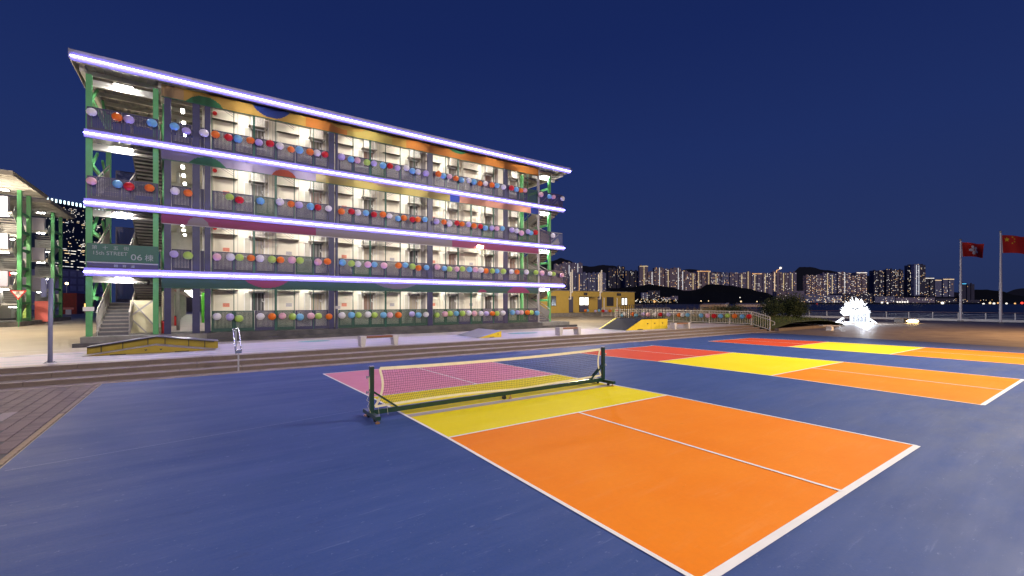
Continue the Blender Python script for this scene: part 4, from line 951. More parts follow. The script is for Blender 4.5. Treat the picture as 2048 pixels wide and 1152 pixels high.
part('rail_return', MB().tube((FX - .1, 17.5, .95), (FX - .1, 17.1, .75), .025, 8).tube((FX - .1, 17.1, .75), (FX - .1, 17.1, .55), .025, 8).tube((FX - .1, 17.1, .55), (FX - .1, 17.3, .5), .025, 8), M['railing_w'], f1b)
f2 = fence([(45.6, 42.8, PZ), (49.3, 42.8, PZ)], PZ, 1.2, 'grey barred railing in front of the yellow building, hung with small lanterns', .17)
f2b = fence([(50.4, 42.0, PZ), (62, 43.5, PZ)], PZ, 1.1, 'distant pale railing running right from the yellow building', .24)
LF = "1244,631,B 1249,628,W 1265,628,O 1272,631,B 1286,628,P 1296,629,K 1310,629,W 1321,629,R 1337,629,P 1358,630,O 1365,630,W 1375,630,B 1402,631,B 1415,631,K 1428,632,R 1441,632,B 1455,631,G 1469,632,O 1484,633,B 1498,633,R"
LG = "1171,621,O 1175,621,B 1191,622,P 1198,621,B 1206,622,R 1212,622,P 1220,622,O 1228,622,G 1234,621,R"
def onf1(u, v): y, Y = onplane_x(u, FX - .25); return FX - .25, y, height(v, Y)
def onf2(u, v): x, Y = onplane_y(u, 42.6); return x, 42.6, height(v, Y)
hang(LF, onf1, 'pale railing at the plaza edge', 'lanterns along the plaza edge railing', 1.15)
hang(LG, onf2, 'grey railing before the yellow building', 'lanterns on the railing by the yellow building', 1.15)

# ------------------------------------------------------------------ yellow building
yb = thing('yellow_building', 'single storey mustard yellow building with lit windows behind the railing', 'building', (45, 48, PZ))
M['mustard'] = mat('mustard_wall', (.50, .36, .075), .6, var=.06, scale=2)
M['dark_frame'] = mat('dark_window_frame', (.04, .035, .04), .5)
yf = 45.0
part('wall', MB().box(36.5, 55.2, yf, 52, .98, 3.98), M['mustard'], yb)
part('plinth', MB().box(36.3, 55.5, yf - .4, 52.2, PZ - .2, .97), M['concrete'], yb)
part('roof', MB().box(36.4, 55.3, yf - .12, 52.1, 3.99, 4.06), M['roofing'], yb)
def yx(u): return onplane_y(u, yf)[0]
def yz(v, u): return height(v, onplane_y(u, yf)[1])
for u0, u1, v0_, v1_, kind in ((1138.5, 1145, 594, 625, 'door'), (1196, 1202.5, 594, 621, 'door'), (1159, 1176, 594, 624, 'glassdoor'), (1103, 1111, 593, 611, 'dark'), (1214, 1226, 595, 611, 'dark'), (1243, 1253.5, 596, 610, 'lit')):
    xa, xb = yx(u0), yx(u1); za, zb = max(1.0, yz(v1_, u0)), yz(v0_, u0)
    fr = part('door' if 'door' in kind else 'window', MB().box(xa - .08, xb + .08, yf - .05, yf, za - (.08 if kind in ('dark', 'lit') else 0), zb + .08), M['dark_frame'] if kind != 'door' else mat('slate_door', (.07, .07, .12), .5) if 'slate_door' not in bpy.data.materials else bpy.data.materials['slate_door'], yb)
    if kind == 'glassdoor':
        zm = yz(610, u0); xm = (xa + xb) / 2
        for p, q_ in ((xa, xm - .12), (xm + .12, xb)): part('pane', MB().box(p, q_, yf - .06, yf - .051, zm, zb - .05), M['winlit'], fr)
        part('door_panel', MB().box(xa, xb, yf - .06, yf - .051, za, zm - .1), bpy.data.materials['slate_door'], fr)
    if kind == 'lit':
        xm = (xa + xb) / 2
        for p, q_ in ((xa + .06, xm - .13), (xm + .13, xb - .06)): part('pane', MB().box(p, q_, yf - .06, yf - .051, za + .05, zb - .05), M['winlit'], fr)
    if kind == 'dark':
        part('pane', MB().box(xa, xb, yf - .056, yf - .051, za, zb), M['glass_dark'], fr)
part('canopy', MB().box(yx(1158), yx(1185), yf - 1.0, yf, 3.15, 3.2), M['dark_frame'], yb)
for u in (1171, 1237): part('louvre', MB().box(yx(u - 3.5), yx(u + 5 if u == 1237 else u + 3.5), yf - .04, yf, 3.42, 3.8), M['dark_frame'], yb)
part('louvre', MB().box(yx(1083), yx(1089), yf - .04, yf, 3.42, 3.75), M['dark_frame'], yb)
for u, vt in ((1140, 544), (1199, 545)):
    x = yx(u); Y_ = onplane_y(u, yf)[1]
    part('flue_pipe', MB().tube((x, yf - .12, height(598, Y_)), (x, yf - .12, height(vt, Y_)), .10, 8).tube((x - .35, yf - .12, height(598, Y_)), (x + .05, yf - .12, height(598, Y_)), .09, 8), M['plastic_w'], yb)
    part('flue_pipe', MB().tube((x + .28, yf - .14, height(585, Y_)), (x + .28, yf - .14, height(vt - 5, Y_)), .10, 8).tube((x, yf - .14, height(585, Y_)), (x + .3, yf - .14, height(585, Y_)), .08, 8), M['plastic_w'], yb)
for u in (1207, 1233): part('down_pipe', MB().tube((yx(u), yf - .1, 1.0), (yx(u), yf - .1, 3.1), .07, 8), M['plastic_w'], yb)

# ------------------------------------------------------------------ stair towers of the two blocks at the left
M['block_lamp'] = glow('block_stair_lamp', (1, .95, .86), 75)
def side_block(x1, y0, label, dep, L=20):
    t = thing('apartment_block', label, 'building', (x1 - 8, y0 + 1, PZ)); top = 11.75; ya = y0 - 5.8; yb_ = y0 + dep + .7
    part('plinth', MB().box(x1 - L, x1 + .3, y0 - 1.2, y0 + 6, PZ - .2, .80), M['concrete'], t)
    mb = MB(); x = x1 - L
    while x < x1 + .9: mb.box(x, x + .18, ya, yb_, top + .05, top + .10); mb.box(x + .18, x + .34, ya, yb_, top, top + .04); x += .34
    part('roof', mb, M['roofing'], t)
    part('roof_edge', MB().box(x1 - L, x1 + 1.0, ya - .05, ya, top - .18, top + .14).box(x1 + .95, x1 + 1.0, ya, yb_, top - .18, top + .14), M['roofing'], t)
    for i in range(8): y = ya + .3 + i * (yb_ - ya - .5) / 7; part('purlin', MB().box(x1 - L, x1 + .9, y - .06, y + .06, top - .2, top - .01), M['soffit'], t)
    for x, y in ((x1, y0), (x1, y0 + dep), (x1 - 2.6, y0 + dep)):
        part('column', MB().box(x - .13, x + .13, y - .13, y + .13, .8, top - .2), M['green_post'], t)
    for i, z in enumerate((.95, 2.3, 3.75, 5.2, 6.7, 8.2, 9.7)):
        part('side_beam', MB().box(x1 - .08, x1 + .08, y0 + .14, y0 + dep - .14, z - .1, z + .1), M['green_post'], t)
    for k, z in enumerate((3.75, 6.7, 9.65)):
        part('floor_slab', MB().box(x1 - L, x1 - .16, y0 - 1.1, y0 + .4, z - .25, z), M['soffit'], t)
        part('parapet_box', MB().box(x1 - L, x1 - .35, y0 - 1.3, y0 - .8, z - .1, z + 1.1), mat('lavender_parapet', (.50, .48, .60), .5, var=.04) if 'lavender_parapet' not in bpy.data.materials else bpy.data.materials['lavender_parapet'], t)
        for i in range(5): part('parapet_rib', MB().box(x1 - 1.2 - i * .7, x1 - 1.15 - i * .7, y0 - 1.33, y0 - 1.301, z - .05, z + 1.05), M['soffit'], t)
        a_, b_ = y0 + .1, y0 + dep - .1
        part('stair_side_panel', MB().bar((x1 - .22, a_, z - 2.6), (x1 - .22, b_, z - 1.3), .04, .95), M['stair_side'], t)
        part('stair_side_panel', MB().bar((x1 - .34, b_, z - 1.2), (x1 - .34, a_, z + .2), .04, .95), M['soffit'], t)
        mb = MB()
        for i in range(8):
            f = i / 8; y = b_ + 2.2 - f * 2.6; zz = z - 1.5 + f * 1.4; mb.box(x1 - 1.9, x1 - .5, y, y + .34, zz, zz + .06)
        part('stair_flight', mb, M['stair_side'], t)
        part('landing', MB().box(x1 - 2.4, x1 - .4, y0 + dep + .3, y0 + dep + 2.2, z - 1.6, z - 1.45), M['soffit'], t)
        part('rear_parapet', MB().box(x1 - 2.4, x1 - .4, y0 + dep + 2.2, y0 + dep + 2.25, z - 1.45, z - .4), M['soffit'], t)
    for z in (3.42, 6.37, 9.32, 11.35):
        l_ = part('stair_light', MB().box(x1 - 1.0, x1 - .45, y0 - .75, y0 - .5, z, z + .05), M['white'], t)
        part('lamp_face', MB().box(x1 - .98, x1 - .47, y0 - .73, y0 - .52, z - .04, z - .002), M['block_lamp'], l_)
        l_ = part('stair_light', MB().box(x1 - 1.5, x1 - .9, y0 + dep + 1.2, y0 + dep + 1.4, z - 1.45, z - 1.4), M['white'], t)
        part('lamp_face', MB().box(x1 - 1.48, x1 - .92, y0 + dep + 1.22, y0 + dep + 1.38, z - 1.48, z - 1.452), M['bulb'], l_)
    part('rear_wall', MB().box(x1 - L, x1 - 3.2, y0 + 1.3, y0 + 6, .8, top - .2), M['cream'], t)
    return t
A_ = side_block(-12.0, 52.75, 'nearer four storey block at the far left, its end stair in green steel', 2.4)
B_ = side_block(-12.2, 63.85, 'farther green steel stair block seen just right of the nearer left block', 3.1)
mb = MB()
for k in range(11): mb.box(-15.2, -12.9, 49.2 + k * .30, 49.5 + k * .30 + .02, .45 + k * .19, .64 + k * .19)
part('end_steps', mb, M['stair_tread'], A_)
part('stair_handrail', MB().tube((-12.85, 49.2, 1.5), (-12.85, 52.4, 3.5), .04, 6).bar((-12.85, 49.2, 1.0), (-12.85, 52.4, 3.0), .03, .8).tube((-15.2, 49.2, 1.5), (-15.2, 52.4, 3.5), .04, 6), M['stair_side'], A_)
part('coral_panel', MB().box(-12.2, -11.35, 57.7, 57.8, .6, 2.5), mat('coral_panel', (.75, .16, .14), .5), B_)
part('lime_panel', MB().box(-12.9, -12.3, 57.2, 57.3, .6, 2.5), mat('lime_panel', (.45, .62, .12), .5), B_)
rb = at_depth(8, 35); part('red_banner', MB().box(rb[0] - 3, rb[0] + .35, rb[1], rb[1] + .05, height(549, 35) - .1, height(543.5, 35)), mat('glowing_red_sign', (.9, .02, .01), .4, emit=(1, .02, .01), estr=1.4), A_)
# give way sign
gx, gy = at_depth(36.5, 34.5); gz = height(587, 34.5)
gs = thing('give_way_sign', 'red bordered white triangular give way sign pointing down, on a green post', 'road sign', (gx, gy, PZ))
part('post', MB().tube((gx, gy + .08, PZ), (gx, gy + .08, gz + .2), .04, 8), M['green_post'], gs)
tri = lambda r: [(gx - r, gz + r * .52), (gx + r, gz + r * .52), (gx, gz - r * 1.12)][::-1]
part('border', MB().prism(tri(.46), 'y', gy, gy + .02), M['red'], gs)
part('face', MB().prism(tri(.33), 'y', gy - .006, gy - .001), M['white'], gs)
text_part('讓', .2, M['black'], gs, (gx - .02, gy - .01, gz + .0), align='CENTER'); text_part('GIVE WAY', .085, M['black'], gs, (gx, gy - .01, gz - .09), align='CENTER')
# red kiosk, dark shed, barrier
kx, ky = at_depth(138, 75)
kk = thing('red_container', 'rusty red container with a round logo patch behind the sign pole', 'container', (kx, ky, PZ))
part('body', MB().box(kx - .8, kx + .95, ky, ky + 6, PZ, height(586, 75)), M['rust'], kk)
for i in range(7): part('rib', MB().box(kx - .75 + i * .24, kx - .70 + i * .24, ky - .04, ky - .001, PZ + .1, height(586, 75) - .1), M['rust'], kk)
dx_, dy_ = at_depth(157, 90)
ds = thing('dark_shed', 'dark open shed with a warm lit hollow between the container and the housing block', 'shed', (dx_, dy_, PZ))
part('frame', MB().box(dx_ - 1.1, dx_ + 2.6, dy_, dy_ + .3, 3.2, 4.2).box(dx_ - 1.1, dx_ - .8, dy_, dy_ + 3, PZ, 3.2).box(dx_ + 2.2, dx_ + 2.6, dy_, dy_ + 3, PZ, 3.2).box(dx_ - 1.1, dx_ + 2.6, dy_ + 3, dy_ + 3.2, PZ, 4.2), M['panel_dark'], ds)
part('lamp_face', MB().box(dx_ - .1, dx_ + .8, dy_ + 2.6, dy_ + 2.7, 1.4, 2.2), mat('warm_shed_light', (.8, .4, .1), .5, emit=(1, .5, .15), estr=2.5), ds)
bx, by = at_depth(137, 72)
br = thing('traffic_barrier', 'small red and white plastic barrier standing in front of the red container', 'barrier', (bx, by, PZ))
part('top', MB().box(bx - .7, bx + .6, by, by + .3, 1.25, 1.6), mat('pale_red_plastic', (.75, .25, .2), .5), br); part('foot', MB().box(bx - .35, bx + .3, by, by + .3, PZ, 1.25), M['white'], br)

# ------------------------------------------------------------------ waterfront: railing, light sculpture, flags
M['rail_blue'] = mat('promenade_railing_steel', (.48, .50, .54), .4)
sr = thing('sea_railing', 'long low steel railing with pale posts along the waterfront', 'railing', (80, 10, 0))
P0, P1 = (80.4, 40), (80.4, -30)
for z in (.45, .65, .85): part('rail', MB().bar((80.4, 60, z), (80.4, -30, z), .05, .035), M['rail_blue'], sr)
part('top_rail', MB().bar((80.4, 60, 1.12), (80.4, -30, 1.12), .28, .06), mat('brown_top_rail', (.20, .11, .08), .5), sr)
for i in range(37): part('post', MB().box(80.34, 80.46, 59.8 - i * 2.45, 59.9 - i * 2.45, 0, 1.08), M['white'], sr)
part('upstand', MB().box(80.2, 80.7, -30, 60, 0, .30), M['white'], sr)
# light sculpture
ax, ay = at_depth(1710, 51); aY = 51
ls = thing('light_sculpture', 'dazzling white dome shaped light sculpture with RUNWAY 1331 lettering', 'sculpture', (ax, ay, 0))
M['art'] = glow('sculpture_light', (.88, .93, 1), 5)
ex = Vector((_ca, -_sa, 0)); ey = Vector((_sa, _ca, 0)); C0 = Vector((ax, ay, 0))
mb = MB(); q = random.Random(2)
part('arch_frame', MB().tube(C0 + ex * -1.3, C0 + ex * -1.2 + Vector((0, 0, 1.6)), .05).tube(C0 + ex * 1.35, C0 + ex * 1.2 + Vector((0, 0, 1.6)), .05).tube(C0 + ex * -1.2 + Vector((0, 0, 1.6)), C0 + Vector((0, 0, 2.6)), .05).tube(C0 + ex * 1.2 + Vector((0, 0, 1.6)), C0 + Vector((0, 0, 2.6)), .05), M['steel'], ls)
for i in range(330):
    a = q.uniform(0, math.pi); rr = q.uniform(.12, 1.0) ** .6
    px, pz = math.cos(a) * 1.36 * rr, .95 + math.sin(a) * 1.62 * rr
    if q.random() < .3: px, pz = q.uniform(-1.32, 1.32), q.uniform(.9, 1.5)
    if abs(px - .15) < .26 and abs(pz - 1.62) < .22: continue
    mb.ball(C0 + ex * px + ey * q.uniform(-.3, .5) + Vector((0, 0, pz)), q.uniform(.045, .10), 6, 4)
part('light_bulbs', mb, M['art'], ls, 'stuff')
mb = MB()
for i in range(24):
    a = q.uniform(.1, math.pi - .1); p = C0 + ex * math.cos(a) * 1.5 + Vector((0, 0, 1.0 + math.sin(a) * 1.7)); mb.ball(p, .06, 6, 4); c_ = C0 + Vector((0, 0, 1.2)); dv = (p - c_).normalized(); mb.tube(p, p + dv * q.uniform(.12, .4), .03, 5, r2=.006)
part('edge_bulbs', mb, M['art'], ls)
M['letter_panel'] = glow('glowing_letter_panel', (.9, .95, 1), 1.15)
for off_, pw_ in ((-1.5, 1100), (1.6, 900)):
    p_ = C0 + ey * off_; light('sculpture_lamp', 'POINT', (p_.x, p_.y, 1.5), pw_, (.80, .88, 1), shadow_soft_size=.5)
yaw = -HDG
def plate(name, w, h, z, back, m, dx=0):
    a = C0 + ex * (dx - w / 2) - ey * back; b = C0 + ex * (dx + w / 2) - ey * back
    mb = MB().face([a + Vector((0, 0, z)), b + Vector((0, 0, z)), b + Vector((0, 0, z + h)), a + Vector((0, 0, z + h))])
    return part(name, mb, m, ls)
plate('letter_panel', 2.3, 1.05, .1, .7, M['letter_panel'])
M['dim_letter'] = mat('grey_lettering', (.05, .055, .07), .6)
for s_, sz, z, dx in (('RUNWAY', .30, .86, -.05), ('1331', .74, .24, -.05)):
    p = C0 + ex * dx - ey * .74
    text_part(s_, sz, M['dim_letter'], ls, (p.x, p.y, z), align='CENTER', rot=(R(90), 0, yaw), sx=1.15 if sz > .5 else 1.1, bold=.02 if sz > .5 else .008)
part('base', MB().tube(C0 + Vector((0, 0, .0)), C0 + Vector((0, 0, .08)), 2.1, 24), mat('white_sculpture_base', (.7, .72, .75), .5), ls)
for s_ in (-1, 1):
    mb = MB()
    for i in range(14): mb.ball(C0 + ex * s_ * (1.45 + i * .06) - ey * .2 * (i % 2) + Vector((0, 0, .6 - i * .04)), .06, 6, 4)
    part('side_bulbs', mb, M['art'], ls)
# warm ground lamp next to its dark box
lx, ly = at_depth(1825, 50.5)
gl = thing('ground_lamp', 'low warm floodlight glowing on the ground by the waterfront railing', 'lamp', (lx, ly, 0))
Cq = Vector((lx, ly, 0))
part('housing', MB().box(lx - .3, lx + .3, ly - .2, ly + .2, 0, .12), M['black'], gl)
part('lamp_face', MB().ball((lx, ly, .26), .55, 12, 6, sz=.28), glow('ground_lamp_light', (1, .66, .26), 22), gl)
hx, hy = at_depth(1804, 53)
bb = thing('planter_box', 'dark low box standing behind the warm ground lamp', 'box', (hx, hy, 0))
part('body', MB().box(hx - .9, hx + .9, hy - .4, hy + .5, 0, .45), M['conc_dark'], bb); part('lid', MB().box(hx - .95, hx + .95, hy - .45, hy + .55, .451, .5), M['kerb'], bb)
# white stone bench
qx, qy = at_depth(1660, 37.5)
wb_ = thing('stone_seat', 'small white concrete seat standing between the courts and the light sculpture', 'seat', (qx, qy, 0))
part('pedestal', MB().prism([(qx - .32, .0), (qx + .28, .0), (qx + .16, .18), (qx + .32, .36), (qx - .30, .36), (qx - .20, .18)], 'y', qy - .2, qy + .2), M['white'], wb_)
part('top', MB().bar(Vector((qx, qy, .40)) - ex * .75, Vector((qx, qy, .40)) + ex * .75, .45, .07), M['pale_stone'], wb_)
# flags
M['pole_w'] = mat('white_flagpole', (.62, .58, .60), .35)
M['flag_red'] = mat('red_flag_cloth', (.62, .022, .012), .7, trans=.25)
M['flag_white'] = mat('flag_white_print', (.75, .72, .72), .7); M['flag_yellow'] = mat('flag_yellow_print', (.85, .62, .03), .7)
def star(c, r, pts=5, rot=0, inner=.4):
    return [(c[0] + (r if i % 2 == 0 else r * inner) * math.cos(R(90) + rot + i * math.pi / pts), c[1] + (r if i % 2 == 0 else r * inner) * math.sin(R(90) + rot + i * math.pi / pts)) for i in range(pts * 2)]
def flagpole(u, vb, vt, Y, fw, fh, vtop, kind, label):
    x, y = at_depth(u, Y); zt_ = height(vt, Y)
    t = thing('flagpole', label, 'flagpole', (x, y, 0))
    part('pole', MB().tube((x, y, 0), (x, y, zt_ * .45), .13, 10).tube((x, y, zt_ * .45), (x, y, zt_), .10, 10, r2=.06), M['pole_w'], t)
    part('halyard', MB().tube((x + .17, y - .12, 1.0), (x + .13, y - .09, zt_ - .1), .018, 4), M['pale_stone'], t)
    part('cleat', MB().box(x + .1, x + .2, y - .2, y - .1, .95, 1.2), M['steel'], t)
    part('finial', MB().ball((x, y, zt_ + .1), .13, 8, 6), M['steel'], t)
    part('base', MB().tube((x, y, 0), (x, y, .12), .3, 12), M['concrete'], t)
    z0 = height(vtop, Y) - fh
    def P(s, q_, off=0):
        wv = .16 * math.sin(s * 7.5 + .6 + 1.2 * q_) * (.25 + s); dr = -.10 * s + .06 * math.sin(s * 5 + q_)
        p = Vector((x, y, 0)) + ex * (.16 + s * fw + .12 * (1 - q_) * (1 - s)) + ey * (wv - off); return (p.x, p.y, z0 + q_ * fh + dr)
    fl = thing('flag', ('red flag with a white five petalled flower on the shorter pole' if kind == 'hk' else 'red flag with yellow stars on the taller pole at the right edge'), 'flag', (x, y, z0))
    mb = MB(); n = 24
    for i in range(n):
        for j in range(6): mb.face([P(i / n, j / 6), P((i + 1) / n, j / 6), P((i + 1) / n, (j + 1) / 6), P(i / n, (j + 1) / 6)])
    part('cloth', mb, M['flag_red'], fl, smooth=True)
    part('hoist_band', MB().face([P(-.02, 0, .01), P(.015, 0, .01), P(.015, 1, .01), P(-.02, 1, .01)]), M['flag_white'], fl)
    def on(poly, m, name):
        c = Vector((sum(p[0] for p in poly) / len(poly), sum(p[1] for p in poly) / len(poly)))
        mb = MB()
        for a, b in zip(poly, poly[1:] + poly[:1]): mb.face([P(c[0], c[1], .02), P(a[0], a[1], .02), P(b[0], b[1], .02)])
        part(name, mb, m, fl)
    asp = fh / fw
    def sc_poly(pl_, c): return [(c[0] + (p[0] - c[0]) * asp, p[1]) for p in pl_]
    if kind == 'hk':
        c = (.5, .5)
        for k in range(5):
            a = R(90 + 20 + k * 72); poly = []
            for i in range(14):
                t_ = i / 13 * 2 * math.pi; lx_, ly_ = .19 + .15 * math.cos(t_), .10 * math.sin(t_) * (1 + .35 * math.cos(t_)) + .02
                poly.append((c[0] + lx_ * math.cos(a) - ly_ * math.sin(a), c[1] + lx_ * math.sin(a) + ly_ * math.cos(a)))
            on(sc_poly(poly, c), M['flag_white'], 'petal')
    else:
        on(sc_poly(star((1 / 6, .75), .15), (1 / 6, .75)), M['flag_yellow'], 'star')
        for cx_, cy_ in ((.335, .9), (.4, .8), (.4, .65), (.335, .55)): on(sc_poly(star((cx_, cy_), .055), (cx_, cy_)), M['flag_yellow'], 'star')
    return t
flagpole(1921, 643, 481, 55.6, 2.85, 1.75, 485.5, 'hk', 'shorter white flagpole, left of the two at the waterfront')
flagpole(2001, 646, 465, 51.4, 3.3, 2.05, 471, 'cn', 'taller white flagpole at the right edge of the picture')
# waterfront shelters
def shelter(u0, u1, Y, label, vr=625):
    (xa, ya), (xb, yb_) = at_depth(u0, Y), at_depth(u1, Y); t = thing('shelter', label, 'shelter', (xa, ya, 0))
    a = Vector((xa, ya, height(611.5, Y))); b = Vector((xb, yb_, height(611.5, Y))); dep = Vector((6, 3, .25))
    M['shel'] = M.get('shel') or mat('brown_shelter_beam', (.20, .13, .11), .6)
    part('front_beam', MB().bar(a, b, .15, .35), M['shel'], t); part('back_beam', MB().bar(a + dep, b + dep, .15, .22), M['shel'], t)
    part('roof', MB().face([a + Vector((0, 0, .18)), b + Vector((0, 0, .18)), b + dep + Vector((0, 0, .1)), a + dep + Vector((0, 0, .1))]), M['roofing'], t)
    part('side_beam', MB().bar(b + Vector((0, 0, .05)), b + dep + Vector((0, 0, .0)), .3, .35), M['railing_w'], t); part('side_beam', MB().bar(a, a + dep, .2, .3), M['shel'], t)
    for p in (a + dep * .2, b + dep * .3): part('post', MB().box(p.x - .12, p.x + .12, p.y - .12, p.y + .12, 0, p.z), M['railing_w'], t)
shelter(1401, 1452, 62, 'left one of two low brown roofed shelters beyond the grass mound')
shelter(1472, 1530, 62, 'right one of two low brown roofed shelters, with a pale sloping end beam')
# ------------------------------------------------------------------ distant city across the bay
FACM = [mat('tower_wall_mauve', (.50, .44, .52), .8, var=.10, scale=.02), mat('tower_wall_brown', (.56, .45, .45), .8, var=.10, scale=.02), mat('tower_wall_slate', (.40, .42, .56), .8, var=.10, scale=.02), mat('tower_wall_dark', (.14, .14, .19), .8, var=.1, scale=.02)]
WM = [glow('far_window_warm', (1, .72, .40), 1.5, False), glow('far_window_white', (1, .93, .82), 1.6, False), glow('far_window_amber', (1, .52, .18), 1.3, False), glow('far_stair_light', (1, .78, .42), .9, False), glow('far_stair_white', (.95, .97, 1), 1.0, False), glow('far_cyan_crown', (.1, .6, 1), 2, False)]
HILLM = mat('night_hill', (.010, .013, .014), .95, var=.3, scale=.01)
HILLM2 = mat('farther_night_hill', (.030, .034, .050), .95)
def tower(u0, u1, vt, vb, Y, label, wall=0, dens=.16, strips=(), crown=None, seed=0, grp='towers across the bay', notch=True, wz=1.35, wm=(0, 1, 1, 2), cat='tower', name='residential_tower', slope=0):
    q = random.Random(seed + int(u0 * 7)); px = Y / FPX
    (xa, ya), (xb, yb_) = at_depth(u0, Y), at_depth(u1, Y + slope)
    zt_, zb = height(vt, Y), min(height(vb, Y), height(vb, Y)); a, b = Vector((xa, ya, 0)), Vector((xb, yb_, 0))
    dx = (b - a); w = dx.length; dx.normalize(); dn = Vector((-dx.y, dx.x, 0))
    if dn.dot(Vector((xa, ya, 0))) < 0: dn = -dn
    t = thing(name, label, cat, (xa, ya, zb), grp)
    mb = MB(); dep = max(12, w * .6)
    # plan with recessed light wells
    nb = max(1, round(w / (9 * px))) if notch else 1; cur = 0; face_at = []
    for i in range(nb * 2 - 1):
        ww = w / (nb * 1.0 + (nb - 1) * .25) * (1 if i % 2 == 0 else .25); back = 0 if i % 2 == 0 else dep * .25
        p = a + dx * cur + dn * back; p2 = a + dx * (cur + ww) + dn * back; face_at.append((cur, cur + ww, back))
        hh = zt_ - (0 if i % 2 == 0 else px * 1.5) - (q.uniform(0, 1.2) * px if i % 2 == 0 else 0)
        c = [p, p2, p2 + dn * dep, p + dn * dep]
        mb.face([(*r.xy, hh) for r in c])
        for k in range(4): m_ = (k + 1) % 4; mb.face([(*c[k].xy, zb - 3), (*c[m_].xy, zb - 3), (*c[m_].xy, hh), (*c[k].xy, hh)])
        if i % 2 == 0 and notch:
            cc = (p + p2) / 2 + dn * dep * .4; s_ = ww * .18
            mb.box(cc.x - s_, cc.x + s_, cc.y - s_, cc.y + s_, hh, hh + px * q.uniform(1.2, 2.6))
        cur += ww
    part('wall', mb, FACM[wall], t)
    mb = MB(); rows = int((zt_ - zb) / (px * 2.0)); cols = max(2, int(w / (px * 2.2)))
    for r_ in range(rows):
        for c_ in range(cols):
            if q.random() > dens * .75: continue
            s0 = (c_ + .2) * w / cols; z0 = zb + (r_ + .3) * (zt_ - zb) / rows; ws, hs = px * q.uniform(.65, 1.15), px * q.uniform(.6, 1.05)
            bk = [f for f in face_at if f[0] <= s0 <= f[1]]
            if not bk: continue
            p = a + dx * s0 + dn * (bk[0][2] - .5); p2 = p + dx * ws
            mb.face([(*p.xy, z0), (*p2.xy, z0), (*p2.xy, z0 + hs), (*p.xy, z0 + hs)], q.choice(wm))
    for f, m_, va in strips:
        p = a + dx * w * f - dn * .8; p2 = p + dx * px * .95; z1 = zt_ - px * va
        z0 = zb + 2
        while z0 < z1:
            h = px * q.uniform(2, 6); mb.face([(*p.xy, z0), (*p2.xy, z0), (*p2.xy, min(z1, z0 + h)), (*p.xy, min(z1, z0 + h))], m_); z0 += h + px * q.choice((0.01, .3, .6))
    if crown is not None:
        for i in range(cols * 2):
            p = a + dx * w * (i + .3) / (cols * 2) - dn * .9; p2 = p + dx * w / (cols * 2) * .6
            mb.face([(*p.xy, zt_ - px * 2.2), (*p2.xy, zt_ - px * 2.2), (*p2.xy, zt_ - px * .9), (*p.xy, zt_ - px * .9)], crown)
    if mb.f: part('lit_windows', mb, WM, t, 'stuff')
    return t
D0 = 1900
